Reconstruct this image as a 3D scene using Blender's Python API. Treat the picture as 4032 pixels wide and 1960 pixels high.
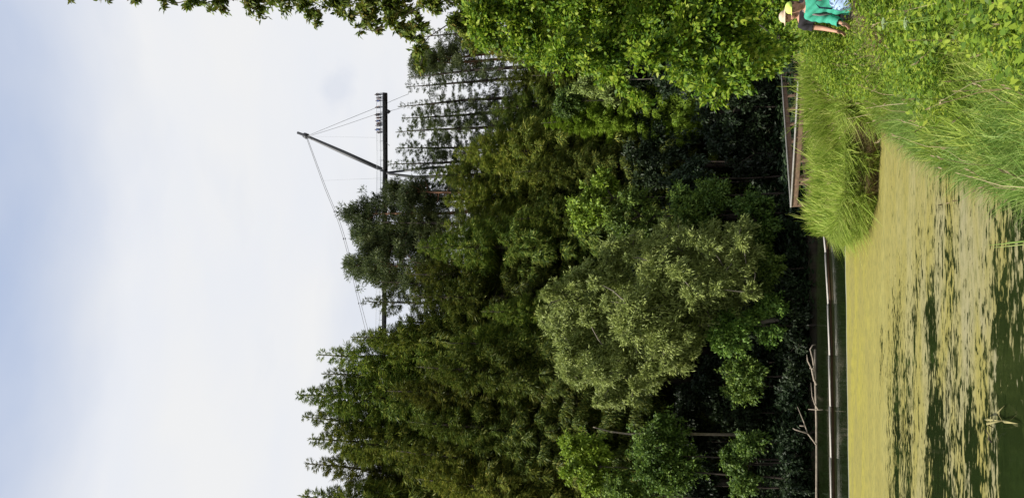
import bpy, math, random
import numpy as np
from mathutils import Vector, Matrix
R = math.radians
scene = bpy.context.scene
for o in list(bpy.data.objects): bpy.data.objects.remove(o)
COL = scene.collection

# ------------------------------------------------------------------ camera
# the photograph was taken with the phone turned on its side: world "up" is image left
FPX, CAMZ, VH = 3000.0, 2.2, 3010.0
PITCH = math.atan((VH - 2016) / FPX)
cam = bpy.data.objects.new('camera', bpy.data.cameras.new('camera')); COL.objects.link(cam)
cam.data.sensor_width = 36; cam.data.lens = 36 * FPX / 4032
cam.data.clip_start = 0.05; cam.data.clip_end = 3000
cp, sp_ = math.cos(PITCH), math.sin(PITCH)
DV, RV, UV = Vector((0, cp, sp_)), Vector((0, sp_, -cp)), Vector((1, 0, 0))
m3 = Matrix((RV, UV, -DV)).transposed()
cam.matrix_world = Matrix.Translation((0, 0, CAMZ)) @ m3.to_4x4()
scene.camera = cam
scene.render.resolution_x, scene.render.resolution_y = 1024, 497

def PT(u, v, y):
    """point of the upright picture (u right, v down, px) at world distance y"""
    d = DV + RV * ((v - 2016) / FPX) + UV * ((u - 980) / FPX)
    return Vector((0, 0, CAMZ)) + d * (y / d.y)
def PG(u, v, z=0.0):
    d = DV + RV * ((v - 2016) / FPX) + UV * ((u - 980) / FPX)
    return Vector((0, 0, CAMZ)) + d * ((z - CAMZ) / d.z)
def PXM(y): return y * 1.05 / FPX                                    # metres per photo pixel about distance y

# ------------------------------------------------------------------ world and sun
SUN_EL, SUN_AZ = 50.0, 240.0                                         # azimuth clockwise from +Y
w = bpy.data.worlds.new('World'); scene.world = w; w.use_nodes = True
nt = w.node_tree; N = nt.nodes; L = nt.links; N.clear()
def nd(t, **k):
    n = N.new(t)
    for a, b in k.items(): setattr(n, a, b)
    return n
out = nd('ShaderNodeOutputWorld'); bg = nd('ShaderNodeBackground'); bg.inputs['Strength'].default_value = 0.1
sky = nd('ShaderNodeTexSky', sky_type='NISHITA', sun_disc=False, sun_elevation=R(SUN_EL), sun_rotation=R(SUN_AZ))
sky.air_density = 1.0; sky.dust_density = 0.6; sky.altitude = 700
tc = nd('ShaderNodeTexCoord'); sep = nd('ShaderNodeSeparateXYZ'); L.new(tc.outputs['Generated'], sep.inputs[0])
mp = nd('ShaderNodeMapping'); mp.inputs['Scale'].default_value = (1.6, 1.6, 5.0); L.new(tc.outputs['Generated'], mp.inputs[0])
n1 = nd('ShaderNodeTexNoise'); n1.inputs['Scale'].default_value = 1.5; n1.inputs['Detail'].default_value = 5; n1.inputs['Roughness'].default_value = 0.5
L.new(mp.outputs[0], n1.inputs[0])
elev = nd('ShaderNodeMapRange'); elev.inputs['From Min'].default_value = 0.64; elev.inputs['From Max'].default_value = 0.84
elev.inputs['To Min'].default_value = 1.0; elev.inputs['To Max'].default_value = 0.32; elev.interpolation_type = 'SMOOTHSTEP'
L.new(sep.outputs[2], elev.inputs[0])
nm = nd('ShaderNodeMapRange'); nm.inputs['From Min'].default_value = 0.3; nm.inputs['From Max'].default_value = 0.7
nm.inputs['To Min'].default_value = -0.2; nm.inputs['To Max'].default_value = 0.2; L.new(n1.outputs[0], nm.inputs[0])
ad = nd('ShaderNodeMath', operation='ADD', use_clamp=True); L.new(elev.outputs[0], ad.inputs[0]); L.new(nm.outputs[0], ad.inputs[1])
# cloud body: white with slightly bluish thin places
cr = nd('ShaderNodeMix', data_type='RGBA'); cr.inputs[6].default_value = (6.95, 7.15, 7.6, 1); cr.inputs[7].default_value = (7.35, 7.4, 7.5, 1)
n2 = nd('ShaderNodeTexNoise'); n2.inputs['Scale'].default_value = 2.2; n2.inputs['Detail'].default_value = 4
L.new(mp.outputs[0], n2.inputs[0])
c2 = nd('ShaderNodeMapRange'); c2.inputs['From Min'].default_value = 0.35; c2.inputs['From Max'].default_value = 0.62; L.new(n2.outputs[0], c2.inputs[0])
L.new(c2.outputs[0], cr.inputs[0])
# a small grey scrap of cloud right of the mast
cd = PT(1610, 1325, 100) - Vector((0, 0, CAMZ)); cd.normalize()
vm = nd('ShaderNodeVectorMath', operation='SUBTRACT'); L.new(tc.outputs['Generated'], vm.inputs[0]); vm.inputs[1].default_value = cd
vs = nd('ShaderNodeVectorMath', operation='MULTIPLY'); L.new(vm.outputs[0], vs.inputs[0]); vs.inputs[1].default_value = (30, 40, 55)
n3 = nd('ShaderNodeTexNoise'); n3.inputs['Scale'].default_value = 26; n3.inputs['Detail'].default_value = 4; L.new(tc.outputs['Generated'], n3.inputs[0])
vl = nd('ShaderNodeVectorMath', operation='LENGTH'); L.new(vs.outputs[0], vl.inputs[0])
g1 = nd('ShaderNodeMath', operation='MULTIPLY_ADD'); L.new(n3.outputs[0], g1.inputs[0]); g1.inputs[1].default_value = 2.6; L.new(vl.outputs['Value'], g1.inputs[2])
g2 = nd('ShaderNodeMapRange'); g2.inputs['From Min'].default_value = 1.5; g2.inputs['From Max'].default_value = 2.7
g2.inputs['To Min'].default_value = 0.36; g2.inputs['To Max'].default_value = 0.0; L.new(g1.outputs[0], g2.inputs[0])
gm = nd('ShaderNodeMix', data_type='RGBA'); L.new(g2.outputs[0], gm.inputs[0]); L.new(cr.outputs[2], gm.inputs[6]); gm.inputs[7].default_value = (5.0, 5.5, 6.6, 1)
mx = nd('ShaderNodeMix', data_type='RGBA'); L.new(ad.outputs[0], mx.inputs[0]); veil = nd('ShaderNodeMix', data_type='RGBA'); veil.inputs[0].default_value = .6; L.new(sky.outputs[0], veil.inputs[6]); veil.inputs[7].default_value = (4.1, 5.4, 8.2, 1); L.new(veil.outputs[2], mx.inputs[6]); L.new(gm.outputs[2], mx.inputs[7])
L.new(mx.outputs[2], bg.inputs[0]); L.new(bg.outputs[0], out.inputs[0])

sl = bpy.data.lights.new('sun', 'SUN'); sl.energy = 5.0; sl.angle = R(0.5); sl.color = (1.0, 0.94, 0.84)
sun = bpy.data.objects.new('sun', sl); COL.objects.link(sun)
sd = Vector((math.sin(R(SUN_AZ)) * math.cos(R(SUN_EL)), math.cos(R(SUN_AZ)) * math.cos(R(SUN_EL)), math.sin(R(SUN_EL))))
sun.rotation_euler = sd.to_track_quat('Z', 'Y').to_euler(); sun.location = (0, 0, 60)
vs_ = scene.view_settings; vs_.view_transform = 'Standard'; vs_.look = 'None'; vs_.exposure = 0.25; vs_.gamma = 1.0
scene.cycles.max_bounces = 6; scene.cycles.diffuse_bounces = 3; scene.cycles.transmission_bounces = 3

# ------------------------------------------------------------------ helpers
def tag(o, label=None, cat=None, group=None, kind=None):
    if label: o['label'] = label
    if cat: o['category'] = cat
    if group: o['group'] = group
    if kind: o['kind'] = kind
    return o
def link(o, parent=None):
    COL.objects.link(o)
    if parent: o.parent = parent
    return o
def empty(name, loc=(0, 0, 0), rz=0.0):
    o = bpy.data.objects.new(name, None); link(o); o.location = loc; o.rotation_euler = (0, 0, rz); o.empty_display_size = 0.3
    return o
def qmesh(name, V, F, smooth=False):
    """V (n,3), F (m,4) quads"""
    V = np.asarray(V, np.float32); F = np.asarray(F, np.int32)
    me = bpy.data.meshes.new(name)
    me.vertices.add(len(V)); me.vertices.foreach_set('co', V.ravel())
    me.loops.add(F.size); me.loops.foreach_set('vertex_index', F.ravel())
    me.polygons.add(len(F)); me.polygons.foreach_set('loop_start', np.arange(0, F.size, F.shape[1], dtype=np.int32))
    if smooth: me.polygons.foreach_set('use_smooth', np.ones(len(F), bool))
    me.update(calc_edges=True); me.validate()
    return me
class MB:
    def __init__(s): s.V = []; s.F = []; s.n = 0
    def add(s, V, F):
        V = np.asarray(V, float).reshape(-1, 3); F = np.asarray(F, int)
        s.V.append(V); s.F.append(F + s.n); s.n += len(V); return s
    def tube(s, pts, rad, k=6, cap=True):
        P = np.array([list(p) for p in pts], float); n = len(P)
        rad = np.broadcast_to(np.asarray(rad, float), (n,))
        T = np.gradient(P, axis=0); T /= np.linalg.norm(T, axis=1)[:, None] + 1e-9
        up = np.array([0, 0, 1.0]) if abs(T[0][2]) < 0.9 else np.array([1.0, 0, 0])
        A = np.cross(T, up); A /= np.linalg.norm(A, axis=1)[:, None] + 1e-9; B = np.cross(T, A)
        a = np.arange(k) * 2 * math.pi / k
        V = P[:, None] + rad[:, None, None] * (np.cos(a)[None, :, None] * A[:, None] + np.sin(a)[None, :, None] * B[:, None])
        V = V.reshape(-1, 3)
        i = np.arange(n - 1)[:, None] * k; j = np.arange(k)[None]; j2 = (j + 1) % k
        F = np.stack([i + j, i + j2, i + k + j2, i + k + j], -1).reshape(-1, 4)
        if cap:
            e = len(V); V = np.vstack([V, P[:1], P[-1:]])
            jj = np.arange(0, k, 2)
            F = np.vstack([F, np.stack([np.full(len(jj), e), (jj + 2) % k, (jj + 1) % k, jj], -1),
                           np.stack([np.full(len(jj), e + 1), (n - 1) * k + jj, (n - 1) * k + (jj + 1) % k, (n - 1) * k + (jj + 2) % k], -1)])
        return s.add(V, F)
    def box(s, c, size, M=None):
        c = np.array(list(c), float); h = np.array(size, float) / 2
        V = np.array([[x, y, z] for x in (-1, 1) for y in (-1, 1) for z in (-1, 1)]) * h
        if M is not None: V = V @ np.array(M.to_3x3()).T
        return s.add(V + c, [[0, 1, 3, 2], [4, 6, 7, 5], [0, 4, 5, 1], [2, 3, 7, 6], [0, 2, 6, 4], [1, 5, 7, 3]])
    def beam(s, a, b, w_, h_):
        """square beam from a to b, width w (sideways) height h (up)"""
        a = Vector(a); b = Vector(b); d = (b - a); ln = d.length; d.normalize()
        sd_ = d.cross(Vector((0, 0, 1)))
        if sd_.length < 1e-4: sd_ = Vector((1, 0, 0))
        sd_.normalize(); up = sd_.cross(d)
        M = Matrix((d, sd_, up)).transposed()
        return s.box((a + b) / 2, (ln, w_, h_), M)
    def mesh(s, name, smooth=False): return qmesh(name, np.vstack(s.V), np.vstack(s.F), smooth)
    def obj(s, name, mat, parent=None, smooth=False, bevel=0):
        o = bpy.data.objects.new(name, s.mesh(name, smooth)); o.data.materials.append(mat); link(o, parent)
        if bevel:
            b = o.modifiers.new('bevel', 'BEVEL'); b.width = bevel; b.segments = 2; b.limit_method = 'ANGLE'
        return o
def unit(a): return a / (np.linalg.norm(a, axis=-1, keepdims=True) + 1e-9)
def leaves(pos, ax, nr, Ln, W, fold=0.12):
    """arrays -> leaf shaped folded quads"""
    n = len(pos); ax = unit(ax); side = unit(np.cross(ax, nr)); nn = np.cross(side, ax)
    Ln = np.broadcast_to(Ln, (n,))[:, None]; W = np.broadcast_to(W, (n,))[:, None]
    m = pos + ax * Ln * 0.42 + nn * Ln * fold
    V = np.stack([pos, m + side * W / 2, pos + ax * Ln, m - side * W / 2], 1).reshape(-1, 3)
    return V, np.arange(4 * n).reshape(-1, 4)
def blades(pos, lean, h, wd, rng, curve=0.5):
    n = len(pos); h = np.broadcast_to(h, (n,))[:, None]; wd = np.broadcast_to(wd, (n,))[:, None]
    a = rng.uniform(0, 2 * math.pi, n); s = np.stack([np.cos(a), np.sin(a), np.zeros(n)], 1)
    z = np.array([0, 0, 1.0])
    m = pos + z * h * 0.55 + lean * h * 0.25; t = pos + z * h * (1 - 0.35 * curve * np.linalg.norm(lean, axis=1)[:, None]) + lean * h
    V = np.stack([pos - s * wd / 2, pos + s * wd / 2, m - s * wd * .42, m + s * wd * .42, t - s * wd * .05, t + s * wd * .05], 1).reshape(-1, 3)
    b = np.arange(n)[:, None] * 6
    F = np.concatenate([b + np.array([[0, 1, 3, 2]]), b + np.array([[2, 3, 5, 4]])], 1).reshape(-1, 4)
    return V, F

# ------------------------------------------------------------------ materials
def newmat(name):
    m = bpy.data.materials.new(name); m.use_nodes = True
    nt = m.node_tree; return m, nt, nt.nodes['Principled BSDF'], nt.nodes['Material Output']
def simple(name, col, rough=0.7, metal=0.0, var=0.15, scale=8.0, bump=0.0, spec=0.4, stretch=(1, 1, 1)):
    m, nt, b, o = newmat(name)
    t = nt.nodes.new('ShaderNodeTexCoord'); mp = nt.nodes.new('ShaderNodeMapping'); mp.inputs['Scale'].default_value = stretch
    n = nt.nodes.new('ShaderNodeTexNoise'); n.inputs['Scale'].default_value = scale; n.inputs['Detail'].default_value = 6
    nt.links.new(t.outputs['Object'], mp.inputs[0]); nt.links.new(mp.outputs[0], n.inputs[0])
    x = nt.nodes.new('ShaderNodeMix'); x.data_type = 'RGBA'
    x.inputs[6].default_value = tuple(c * (1 - var) for c in col) + (1,); x.inputs[7].default_value = tuple(min(1, c * (1 + var)) for c in col) + (1,)
    r = nt.nodes.new('ShaderNodeMapRange'); r.inputs['From Min'].default_value = .3; r.inputs['From Max'].default_value = .7
    nt.links.new(n.outputs[0], r.inputs[0]); nt.links.new(r.outputs[0], x.inputs[0]); nt.links.new(x.outputs[2], b.inputs['Base Color'])
    b.inputs['Roughness'].default_value = rough; b.inputs['Metallic'].default_value = metal; b.inputs['Specular IOR Level'].default_value = spec
    if bump:
        bp = nt.nodes.new('ShaderNodeBump'); bp.inputs['Strength'].default_value = bump; bp.inputs['Distance'].default_value = 0.02
        nt.links.new(n.outputs[0], bp.inputs['Height']); nt.links.new(bp.outputs[0], b.inputs['Normal'])
    return m
def foliage(name, cols, trans=0.3, patch=2.0, world=False, patchamt=0.5, rough=0.55, objvar=0.35):
    """cols: 3+ leaf colours picked per leaf; a soft large noise varies the clumps"""
    m, nt, b, o = newmat(name); Nn = nt.nodes; Ll = nt.links
    g = Nn.new('ShaderNodeNewGeometry'); oi = Nn.new('ShaderNodeObjectInfo'); t = Nn.new('ShaderNodeTexCoord')
    n = Nn.new('ShaderNodeTexNoise'); n.inputs['Scale'].default_value = 1.0 / patch; n.inputs['Detail'].default_value = 3
    Ll.new(g.outputs['Position'], n.inputs[0])
    a = Nn.new('ShaderNodeMath'); a.operation = 'MULTIPLY_ADD'; Ll.new(n.outputs[0], a.inputs[0]); a.inputs[1].default_value = 2.2 * patchamt; 
    a2 = Nn.new('ShaderNodeMath'); a2.operation = 'MULTIPLY_ADD'; Ll.new(g.outputs['Random Per Island'], a2.inputs[0]); a2.inputs[1].default_value = 1 - patchamt * .6; a2.inputs[2].default_value = -0.8 * patchamt
    Ll.new(a2.outputs[0], a.inputs[2])
    cr = Nn.new('ShaderNodeValToRGB'); Ll.new(a.outputs[0], cr.inputs[0])
    el = cr.color_ramp.elements; k = len(cols)
    el[0].position = 0; el[0].color = tuple(cols[0]) + (1,); el[1].position = 1; el[1].color = tuple(cols[-1]) + (1,)
    for i in range(1, k - 1):
        e = el.new(i / (k - 1)); e.color = tuple(cols[i]) + (1,)
    hs = Nn.new('ShaderNodeHueSaturation'); Ll.new(cr.outputs[0], hs.inputs['Color'])
    mr = Nn.new('ShaderNodeMapRange'); mr.inputs['To Min'].default_value = 1 - objvar; mr.inputs['To Max'].default_value = 1 + objvar
    Ll.new(oi.outputs['Random'], mr.inputs[0]); Ll.new(mr.outputs[0], hs.inputs['Value'])
    mh = Nn.new('ShaderNodeMapRange'); mh.inputs['To Min'].default_value = .5 - .035 * objvar; mh.inputs['To Max'].default_value = .5 + .06 * objvar
    w_ = Nn.new('ShaderNodeMath'); w_.operation = 'MULTIPLY'; w_.inputs[1].default_value = 7.31; Ll.new(oi.outputs['Random'], w_.inputs[0])
    fr = Nn.new('ShaderNodeMath'); fr.operation = 'FRACT'; Ll.new(w_.outputs[0], fr.inputs[0]); Ll.new(fr.outputs[0], mh.inputs[0]); Ll.new(mh.outputs[0], hs.inputs['Hue'])
    Ll.new(hs.outputs[0], b.inputs['Base Color']); b.inputs['Roughness'].default_value = rough; b.inputs['Specular IOR Level'].default_value = 0.35
    tr = Nn.new('ShaderNodeBsdfTranslucent'); Ll.new(hs.outputs[0], tr.inputs[0])
    ms = Nn.new('ShaderNodeMixShader'); ms.inputs[0].default_value = trans; Ll.new(b.outputs[0], ms.inputs[1]); Ll.new(tr.outputs[0], ms.inputs[2]); Ll.new(ms.outputs[0], o.inputs[0])
    return m
BARK = simple('bark', (0.036, 0.027, 0.02), 0.9, var=.4, scale=6, bump=.6, stretch=(1, 1, .3))
BARKP = simple('pine_bark', (0.24, 0.13, 0.075), 0.9, var=.45, scale=5, bump=.6, stretch=(1, 1, .3))
BARKW = simple('grey_bark', (0.17, 0.15, 0.12), 0.9, var=.35, scale=6, bump=.5, stretch=(1, 1, .3))
SPRUCE = foliage('spruce_needles', [(.038, .064, .013), (.105, .152, .024), (.225, .27, .042), (.37, .34, .065)], .25, patch=.8, patchamt=.22, objvar=.38)
SPRUCED = foliage('distant_conifer_needles', [(.04, .06, .022), (.09, .12, .035), (.16, .19, .05)], .25, patch=.8, patchamt=.25)
WILLOW = foliage('willow_leaves', [(.13, .18, .045), (.26, .33, .08), (.40, .47, .13)], .25, patch=1.6, patchamt=.35, objvar=.1)
BEECH = foliage('beech_leaves', [(.035, .085, .008), (.12, .23, .015), (.25, .36, .022), (.44, .50, .06)], .4, patch=.45, patchamt=.4, objvar=.05)
OAKL = foliage('oak_leaves', [(.045, .075, .010), (.10, .155, .018), (.19, .25, .03), (.25, .18, .04)], .3, patch=.8, patchamt=.3, objvar=.05)
BUSH = foliage('bush_leaves', [(.04, .08, .013), (.11, .19, .028), (.23, .32, .05)], .3, patch=1.2, patchamt=.4, objvar=.25)
BRIGHTB = foliage('hazel_leaves', [(.08, .15, .012), (.20, .31, .024), (.33, .43, .045)], .3, patch=1.0, patchamt=.35, objvar=.1)
DARKB = foliage('shade_leaves', [(.008, .016, .006), (.018, .034, .011), (.036, .06, .018)], .2, patch=1.0, patchamt=.35, objvar=.3)  # leaf colour darkened to carry the shade of the lower wood
GRASS = foliage('grass_blades', [(.13, .21, .028), (.28, .40, .055), (.40, .49, .09), (.52, .52, .18)], .35, patch=.55, patchamt=.45, objvar=.0)
GRASSF = foliage('fine_grass_blades', [(.10, .20, .035), (.20, .34, .06), (.30, .43, .095), (.40, .46, .15)], .35, patch=.5, patchamt=.4, objvar=.0)
WEED = foliage('weed_leaves', [(.05, .11, .012), (.13, .23, .018), (.24, .34, .025), (.37, .44, .05)], .38, patch=.45, patchamt=.4, objvar=.0)
DRY = foliage('dry_blades', [(.16, .11, .055), (.32, .25, .13), (.50, .42, .25)], .2, patch=.4, patchamt=.3, objvar=.0)

# ------------------------------------------------------------------ terrain
def poly_dist(px, py, poly):
    """signed distance: negative inside (water)"""
    d = np.full(px.shape, 1e9); ins = np.zeros(px.shape, bool); n = len(poly)
    for i in range(n):
        ax, ay = poly[i]; bx, by = poly[(i + 1) % n]
        ex, ey = bx - ax, by - ay; t = np.clip(((px - ax) * ex + (py - ay) * ey) / (ex * ex + ey * ey + 1e-12), 0, 1)
        d = np.minimum(d, np.hypot(px - ax - t * ex, py - ay - t * ey))
        c = ((ay > py) != (by > py)) & (px < (bx - ax) * (py - ay) / (by - ay + 1e-12) + ax); ins ^= c
    return np.where(ins, -d, d)
uvs = [(1520, 3470), (1450, 3600), (1345, 3780), (1260, 3980), (1190, 4160), (1100, 4500)]
POND = [tuple(PG(u, v)[:2]) for u, v in uvs] + [(-.4, 3.3), (-6, 2.4), (-14, 4), (-30, 12), (-34, 26), (-25, 34.2), (-13, 35.2), (-6, 36.2), (0, 37.2), (3, 36), (2.2, 31)] + \
       [tuple(PG(u, v)[:2]) for u, v in [(1080, 3290), (1020, 3300), (1030, 3365), (1085, 3420), (1180, 3452), (1330, 3458)]]
FARY = 36.5
def sstep(a, b, x): t = np.clip((x - a) / (b - a), 0, 1); return t * t * (3 - 2 * t)
def vnoise(x, y, s=1.0, seed=0):
    r = np.random.RandomState(seed); v = 0
    for k in range(6):
        a = r.uniform(0, 6.28); f = s * (1.7 ** k) * .6; v = v + np.sin((x * math.cos(a) + y * math.sin(a)) * f + r.uniform(0, 6.28)) / (1.5 ** k)
    return v / 2.5
def height(x, y):
    x = np.asarray(x, float); y = np.asarray(y, float)
    d = poly_dist(x, y, POND)
    land = 0.30 + 0.05 * vnoise(x, y, 1.2) + 0.12 * sstep(0.3, 2.5, d) * sstep(24, 18, y)
    land = land - 0.14 * np.exp(-((y - 12.0 - 0.1 * (x - 4)) / 1.0) ** 2) * sstep(2.6, 3.6, x)
    land = land + 0.30 * np.maximum(0, y - FARY - 1) * sstep(FARY, FARY + 5, y) * (1 - 0.75 * sstep(75, 120, y)) * sstep(400, 120, y)
    land = land + 0.42 * sstep(2.0, 3.6, x) * sstep(8.3, 9.8, y) * sstep(11.6, 10.9, y) + .66 * sstep(2.0, 4.2, x) * sstep(13.2, 15, y) * sstep(21, 18, y)
    edge = sstep(-0.25, 0.12, d)
    return -0.7 + (land + 0.7) * edge
def dland(x, y): return poly_dist(np.asarray(x, float), np.asarray(y, float), POND)

def grid_axis(lo, hi, step, far, n):
    a = np.arange(lo, hi + 1e-6, step); g = np.geomspace(step, 1, n)
    k = np.linspace(0, 1, n + 1)[1:] ** 2.5
    return np.concatenate([(lo - k * (far + lo))[::-1], a, hi + k * (far - hi)])
gx = grid_axis(-12, 12, 0.12, 900, 60); gy = np.concatenate([[-900, -500, -250, -120, -60, -30, -15, -8, -4, -2], np.arange(0, 40, .14), np.arange(40, 120, 1.0), [125, 135, 150, 180, 220, 300, 400, 600, 900, 1200]])
GX, GY = np.meshgrid(gx, gy); GZ = height(GX, GY)
nx = len(gx); ny = len(gy); ii = (np.arange(ny - 1)[:, None] * nx + np.arange(nx - 1)[None]).ravel()
me = qmesh('ground', np.stack([GX.ravel(), GY.ravel(), GZ.ravel()], 1), np.stack([ii, ii + 1, ii + nx + 1, ii + nx], 1), True)
EARTH, nt_, b_, o_ = newmat('earth')
g_ = nt_.nodes.new('ShaderNodeNewGeometry'); a_ = nt_.nodes.new('ShaderNodeTexNoise'); a_.inputs['Scale'].default_value = 1.3; a_.inputs['Detail'].default_value = 8
nt_.links.new(g_.outputs['Position'], a_.inputs[0]); c_ = nt_.nodes.new('ShaderNodeValToRGB'); nt_.links.new(a_.outputs[0], c_.inputs[0])
e_ = c_.color_ramp.elements; e_[0].position = .35; e_[0].color = (.020, .018, .010, 1); e_[1].position = .65; e_[1].color = (.035, .04, .015, 1); q = e_.new(.5); q.color = (.032, .024, .014, 1)
nt_.links.new(c_.outputs[0], b_.inputs['Base Color']); b_.inputs['Roughness'].default_value = .95
go = bpy.data.objects.new('ground', me); go.data.materials.append(EARTH); link(go); tag(go, kind='structure')

# path the walkers are on
pts = [(2.9, 12.3), (4, 12.1), (5.5, 12.2), (7.5, 12.5), (10, 12.9), (14, 13.4), (22, 14)]
pv, pf = [], []
for i, (x, y) in enumerate([(a, b) for a, b in zip(np.linspace(2.6, 22, 60), np.interp(np.linspace(2.6, 22, 60), [p[0] for p in pts], [p[1] for p in pts]))]):
    for j, o in enumerate(np.linspace(-.75, .75, 7)):
        yy = y + o * (1 + .12 * math.sin(i * 1.3)); pv.append((x, yy, float(height(x, yy)) + .012))
    if i: pf += [[(i - 1) * 7 + j, i * 7 + j, i * 7 + j + 1, (i - 1) * 7 + j + 1] for j in range(6)]
po = bpy.data.objects.new('path', qmesh('path', pv, pf, True)); po.data.materials.append(simple('trodden_soil', (.30, .24, .14), .95, var=.3, scale=5, bump=.3)); link(po); tag(po, kind='structure')

# ------------------------------------------------------------------ water with algae
WAT, nt_, b_, o_ = newmat('pond_water'); Nn = nt_.nodes; Ll = nt_.links
def mr(inp, a, b, c=0, d=1, smooth=False):
    m = Nn.new('ShaderNodeMapRange'); Ll.new(inp, m.inputs[0])
    for k, v in zip(('From Min', 'From Max', 'To Min', 'To Max'), (a, b, c, d)): m.inputs[k].default_value = v
    if smooth: m.interpolation_type = 'SMOOTHSTEP'
    return m.outputs[0]
def mth(op, a, b=None, c=None, clamp=False):
    m = Nn.new('ShaderNodeMath'); m.operation = op; m.use_clamp = clamp
    for i, x in enumerate((a, b, c)):
        if x is None: continue
        if hasattr(x, 'is_linked'): Ll.new(x, m.inputs[i])
        else: m.inputs[i].default_value = x
    return m.outputs[0]
def noise(vec, scale, detail=4, rough=.5, sc=(1, 1, 1), loc=(0, 0, 0)):
    mp = Nn.new('ShaderNodeMapping'); mp.inputs['Scale'].default_value = sc; mp.inputs['Location'].default_value = loc; Ll.new(vec, mp.inputs[0])
    n = Nn.new('ShaderNodeTexNoise'); n.inputs['Scale'].default_value = scale; n.inputs['Detail'].default_value = detail; n.inputs['Roughness'].default_value = rough; n.inputs['Distortion'].default_value = .35
    Ll.new(mp.outputs[0], n.inputs[0]); return n.outputs[0]
def mixc(f, a, b):
    m = Nn.new('ShaderNodeMix'); m.data_type = 'RGBA'; m.clamp_factor = True
    if hasattr(f, 'is_linked'): Ll.new(f, m.inputs[0])
    else: m.inputs[0].default_value = f
    for i, x in ((6, a), (7, b)):
        if hasattr(x, 'is_linked'): Ll.new(x, m.inputs[i])
        else: m.inputs[i].default_value = tuple(x) + (1,)
    return m.outputs[2]
geo = Nn.new('ShaderNodeNewGeometry'); pos = geo.outputs['Position']; sx = Nn.new('ShaderNodeSeparateXYZ'); Ll.new(pos, sx.inputs[0]); X_, Y_ = sx.outputs[0], sx.outputs[1]
# far edge of the mat runs slightly oblique
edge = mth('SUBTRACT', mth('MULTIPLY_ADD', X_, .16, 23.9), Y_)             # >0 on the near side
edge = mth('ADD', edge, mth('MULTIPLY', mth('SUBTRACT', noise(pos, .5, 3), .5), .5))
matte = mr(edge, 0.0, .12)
warp = noise(pos, .45, 3, sc=(.7, 1, 1))
big = noise(pos, .55, 4, .55, sc=(.32, 1.5, 1), loc=(3.1, 1.7, 0))
fine = noise(pos, 5.5, 5, .64, sc=(.75, 1.6, 1))
tiny = noise(pos, 10, 3, .6, sc=(.6, 1.4, 1))
openness = mth('ADD', mth('MULTIPLY', mr(Y_, 8.0, 18, 1, 0, True), .055), mth('MULTIPLY', mr(X_, -4.5, 1.2, 1, 0, True), .065))
s = mth('ADD', mth('MULTIPLY', big, .31), mth('MULTIPLY', fine, .39)); s = mth('ADD', s, mth('MULTIPLY', tiny, .30))
pool = mr(noise(pos, .42, 3, .5, sc=(.5, 2.2, 1), loc=(1.3, 4.2, 0)), .50, .60)
s = mth('SUBTRACT', s, mth('MULTIPLY', mth('MULTIPLY', pool, mr(X_, -1.6, .6, 1, 0, True)), mr(Y_, 13, 17.5, .095, 0, True)))
nearfar = mr(mth('ADD', mth('MULTIPLY_ADD', noise(pos, .7, 4, .6, sc=(.5, 1, 1)), 7.0, -3.5), Y_), 15.0, 20.5, 0, 1, True)
thr = mth('MULTIPLY_ADD', nearfar, -.45, mth('ADD', openness, .395))
alg = mth('MULTIPLY', mr(mth('SUBTRACT', s, thr), -.014, .03), matte)
acol = mixc(mr(Y_, 9, 20), (.25, .23, .13), (.30, .265, .045))
acol = mixc(mr(noise(pos, 1.2, 4, sc=(.4, 1.2, 1)), .38, .62), acol, (.25, .22, .055))
acol = mixc(mth('MULTIPLY', mr(noise(pos, 9, 5, .65, sc=(.5, 1.3, 1)), .46, .68), .75), acol, (.11, .115, .035))
acol = mixc(mth('MULTIPLY', mr(edge, 0.1, .28, 1, 0), .75), acol, (.30, .32, .28))  # pale grey far rim: reflected sky painted into the mat's colour
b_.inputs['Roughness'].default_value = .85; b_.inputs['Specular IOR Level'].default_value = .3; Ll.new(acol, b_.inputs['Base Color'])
bp = Nn.new('ShaderNodeBump'); bp.inputs['Strength'].default_value = .5; bp.inputs['Distance'].default_value = .03; Ll.new(mth('ADD', fine, tiny), bp.inputs['Height']); Ll.new(bp.outputs[0], b_.inputs['Normal'])
wb = Nn.new('ShaderNodeBsdfPrincipled'); wb.inputs['Base Color'].default_value = (.013, .021, .006, 1); wb.inputs['Roughness'].default_value = .06; wb.inputs['IOR'].default_value = 1.33
wp = Nn.new('ShaderNodeBump'); wp.inputs['Strength'].default_value = .45; wp.inputs['Distance'].default_value = .01; Ll.new(noise(pos, 3, 3, sc=(.5, 1.5, 1)), wp.inputs['Height']); Ll.new(wp.outputs[0], wb.inputs['Normal'])
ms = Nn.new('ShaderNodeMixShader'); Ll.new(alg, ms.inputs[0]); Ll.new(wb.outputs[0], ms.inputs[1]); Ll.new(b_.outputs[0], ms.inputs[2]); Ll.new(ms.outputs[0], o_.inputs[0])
wo = bpy.data.objects.new('water', qmesh('water', [(-40, 1, 0), (8, 1, 0), (8, 39, 0), (-40, 39, 0)], [[0, 1, 2, 3]])); wo.data.materials.append(WAT); link(wo); tag(wo, kind='structure')

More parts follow.
